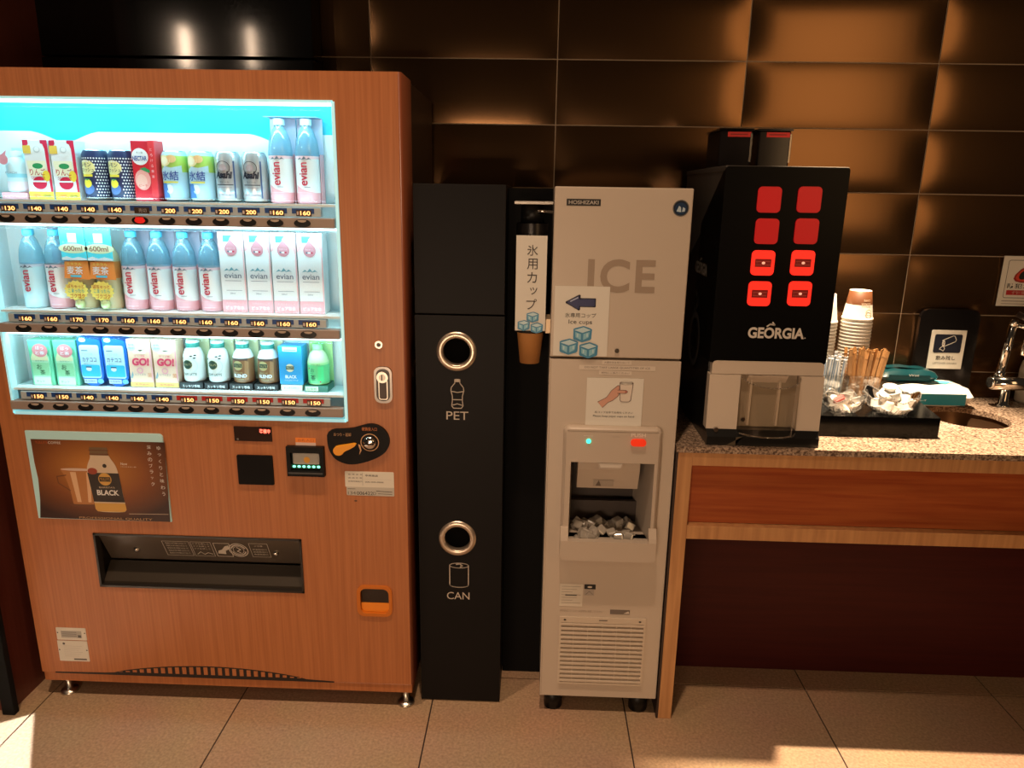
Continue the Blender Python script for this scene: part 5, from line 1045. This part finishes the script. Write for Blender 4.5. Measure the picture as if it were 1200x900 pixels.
# wet wipe packs
def wipes(x0, x1, y0, y1, z0, z1, m_top, m_side, m_flap, label, txt):
    t = thing('wet_wipe_pack', label, 'wipes', ((x0+x1)/2, (y0+y1)/2, z0)); b = MB(); zm = (z0+z1)/2
    prof = []; nx, ny = 14, 10; V = []; F = []
    for s_ in (1, -1):
        o_ = len(V)
        for i in range(nx+1):
            for j in range(ny+1):
                u, v = -1+2*i/nx, -1+2*j/ny; hgt = (z1-zm)*(max(0, 1-abs(u)**5)*max(0, 1-abs(v)**7))**.5
                wob = .0035*math.sin(7*u+3*v)*(1-abs(u)) if s_ > 0 else 0
                V.append(((x0+x1)/2+u*(x1-x0)/2+.003*math.sin(9*v)*abs(u), (y0+y1)/2+v*(y1-y0)/2, zm+s_*hgt+wob*hgt/(z1-zm)))
        for i in range(nx):
            for j in range(ny): k = o_+i*(ny+1)+j; F.append((k, k+ny+1, k+ny+2, k+1))
    b.add(V, F, m_top, True); addp2(b, 'pack_body', t); 
    b = MB(); zf = lambda z: z
    b.add([(x0+.02, y0-.0015, z0+.012), (x1-.035, y0-.0015, z0+.012), (x1-.035, y0-.0008, zm+(z1-zm)*.35), (x0+.02, y0-.0008, zm+(z1-zm)*.35)], [(0, 1, 2, 3)], m_side)
    if txt: b.text(txt, x0+.10, z0+.028, y0-.0022, white, w=.034, h=.007)
    b.poly([(x0+.05, z1+.0), (x0+.05, z1+.0), (x0+.06, z1+.0)], y0, m_side) if 0 else None
    addp2(b, 'side_band', t)
    b = MB(); q = [(-.75, -.45), (-.2, -.2), (.35, -.55), (.62, -.1), (.1, .35), (-.7, .3)]
    b.add([((x0+x1)/2+a*(x1-x0)*.5, (y0+y1)/2+c*(y1-y0)*.5, z1+.0035) for a, c in q], [tuple(range(6))], m_flap); addp2(b, 'opening_flap', t)
def addp2(b, name, t): return b.build(name, t)
wht = M('pack_white', (.80, .80, .77), .3); teal = M('pack_teal', (.008, .10, .12), .3); aqua = M('pack_aqua', (.10, .52, .62), .3)
wipes(1.520, 1.800, .440, .570, .8808, .955, wht, teal, aqua, 'white and teal wet wipe pack lying beside the sink', 'キレイ')
dteal = M('pack_dark_teal', (.003, .034, .042), .3)
wipes(1.500, 1.690, .470, .585, .957, .998, dteal, dteal, dteal, 'dark teal wipe pack lying on top of the white pack beside the stirrers', 'Wet')

# ------------------------------------------------------------------ sink tap, soap bottle, wall signs
fa = thing('faucet', 'chrome mixer tap with upright spout at the back of the sink', 'faucet', (1.925, .50, .88))
b = MB(); b.lathe([(.022, .8805), (.022, .884), (.015, .888), (.014, .945)], 1.925, .50, chrome, 20); b.build('pedestal', fa)
b = MB(); b.cyl((1.868, .49, .962), (2.03, .49, .958), .0235, chrome, n=24); b.cyl((1.862, .49, .962), (1.868, .49, .962), .018, chrome, r1=.0235, n=24); b.cyl((1.985, .49, .959), (1.992, .49, .959), .0245, M('tap_black', (.02, .018, .016), .3), n=24); b.build('mixer_body', fa)
b = MB(); b.cyl((1.893, .50, .975), (1.9, .50, 1.00), .0150, chrome, n=18); b.cyl((1.898, .50, .995), (1.912, .50, 1.160), .0125, chrome, n=18); b.cyl((1.912, .50, 1.155), (1.914, .50, 1.172), .014, chrome, r1=.009, n=18); b.build('spout_pipe', fa)
b = MB(); b.cyl((1.914, .498, 1.155), (1.945, .47, 1.150), .007, chrome, n=12); b.lathe([(0, 1.155), (.010, 1.152), (.011, 1.140), (.0085, 1.125), (.013, 1.085), (.014, 1.062), (.012, 1.060), (0, 1.060)], 1.945, .47, chrome, 20); b.build('nozzle', fa)
b = MB(); b.cyl((1.915, .495, 1.192), (1.945, .45, 1.168), .010, M('lever_dark', (.16, .13, .11), .3, .8), r1=.008, n=14); b.build('lever', fa)
so = thing('soap_bottle', 'cream soap bottle standing behind the tap at the picture edge', 'bottle', (2.05, .555, .88))
b = MB(); b.lathe([(0, .8805), (.042, .8805), (.045, .886), (.045, .985), (.040, 1.018), (.026, 1.040), (.012, 1.046)], 2.05, .558, M('soap_cream', (.55, .49, .40), .4), 28); b.build('bottle', so)
b = MB(); b.lathe([(.012, 1.044), (.012, 1.058), (.005, 1.060), (.005, 1.075), (0, 1.075)], 2.05, .558, dwhite, 16); b.box(2.015, 2.055, .553, .563, 1.072, 1.078, dwhite, .002); b.build('pump', so)
bp2 = MB(); bp2.prism(rr(1.650, 1.850, .8805, 1.190, .03, 5, (1, 1, 0, 0)), .578, .5935, M('splash_black', (.006, .005, .005), .25, spec=.3)); tag(bp2.build('splash_panel', loc=(1.745, .59, .8805)), 'black glossy panel standing against the tiles behind the sink', 'panel')
ls = thing('leftover_sign', 'white paper sign with a pouring cup symbol on the black panel', 'sign', (1.75, .575, .98))
xa, za = (1.6921, 1.1214); xb, zb = (1.8123, 1.1181); xc, zc = (1.8088, 0.987); xd, zd = (1.6965, 0.9844)
X0, X1, Z0, Z1 = (xa+xd)/2, (xb+xc)/2, (zc+zd)/2, (za+zb)/2
b = MB(); b.prism(rr(X0, X1, Z0, Z1, .006, 3, (1, 0, 0, 0)), .575, .5775, paper); b.build('sheet', ls)
b = MB(); y = .5745; cxm = (X0+X1)/2; b.prism(rr(X0+.012, X1-.012, Z1-.078, Z1-.014, .006, 4), y-.0002, y, M('sign_navy', (.008, .012, .028), .4)); wl = M('sign_line', (.70, .66, .60), .5)
ang = .42; zc_ = Z1-.038
def rp(px, pz): return (cxm+.004+px*math.cos(ang)-pz*math.sin(ang), zc_+px*math.sin(ang)+pz*math.cos(ang))
b.line([rp(-.020, -.010), rp(.018, -.009), rp(.023, -.004), rp(.022, .010), rp(.018, .013), rp(-.020, .012)], y-.0005, .0024, wl, True); b.ring(*rp(-.020, .001), .0025, .005, y-.0006, wl, rz=2.2); b.line([rp(-.022, -.008), (cxm-.020, zc_-.020), (cxm-.026, zc_-.028), (cxm-.018, zc_-.030), (cxm-.012, zc_-.034), (cxm-.008, zc_-.026), (cxm-.014, zc_-.016)], y-.0005, .0022, wl); b.build('pouring_symbol', ls)
b = MB(); b.text('飲み残し', cxm, Z1-.096, y, ink, w=.066, h=.0155, bold=.03); b.text('LEFTOVER DRINKS', cxm, Z1-.115, y, gi, w=.080, h=.007); b.build('lettering', ls)
cs = thing('camera_sign', 'white security camera sign with a red warning triangle on the dark tiles', 'sign', (1.99, WY-.01, 1.2))
b = MB(); b.box(1.900, 2.075, WY-.012, WY-.009, 1.204, 1.371, paper); b.build('board', cs)
b = MB(); y = WY-.0125; cxm = 1.9875; b.line(rr(1.917, 2.058, 1.232, 1.357, .006, 3), y, .0016, ink, True)
ri = M('warn_red', (.60, .06, .03), .45); b.prism(smooth_poly([(1.922, 1.283), (2.042, 1.283), (1.982, 1.353)], 2), y-.0004, y-.0002, M('warn_dark', (.30, .02, .015), .45)); b.prism(smooth_poly([(1.932, 1.288), (2.032, 1.288), (1.982, 1.346)], 2), y-.0008, y-.0006, ri); b.build('warning_triangle', cs)
b = MB(); y -= .0014; b.prism(smooth_poly([(1.955, 1.298), (1.968, 1.292), (1.985, 1.300), (2.000, 1.318), (2.004, 1.330), (1.994, 1.332), (1.962, 1.320)], 2), y-.0002, y, ink); b.build('camera_picture', cs)
b = MB(); y = WY-.0128; b.text('防犯カメラ', cxm, 1.272, y, ink, w=.125, h=.016, bold=.05); b.rect(1.925, 2.050, 1.2415, 1.2575, y, M('warn_band', (.42, .02, .02), .45)); b.text('作動中', cxm, 1.2495, y-.0004, M('band_text', (.55, .3, .25), .5), w=.09, h=.011); b.line([(1.915, 1.221), (2.060, 1.221)], y, .002, gi); b.line([(1.915, 1.212), (2.00, 1.212)], y, .0014, gi); b.build('lettering', cs)

for o in bpy.data.objects:
    if '_o' in o: del o['_o']
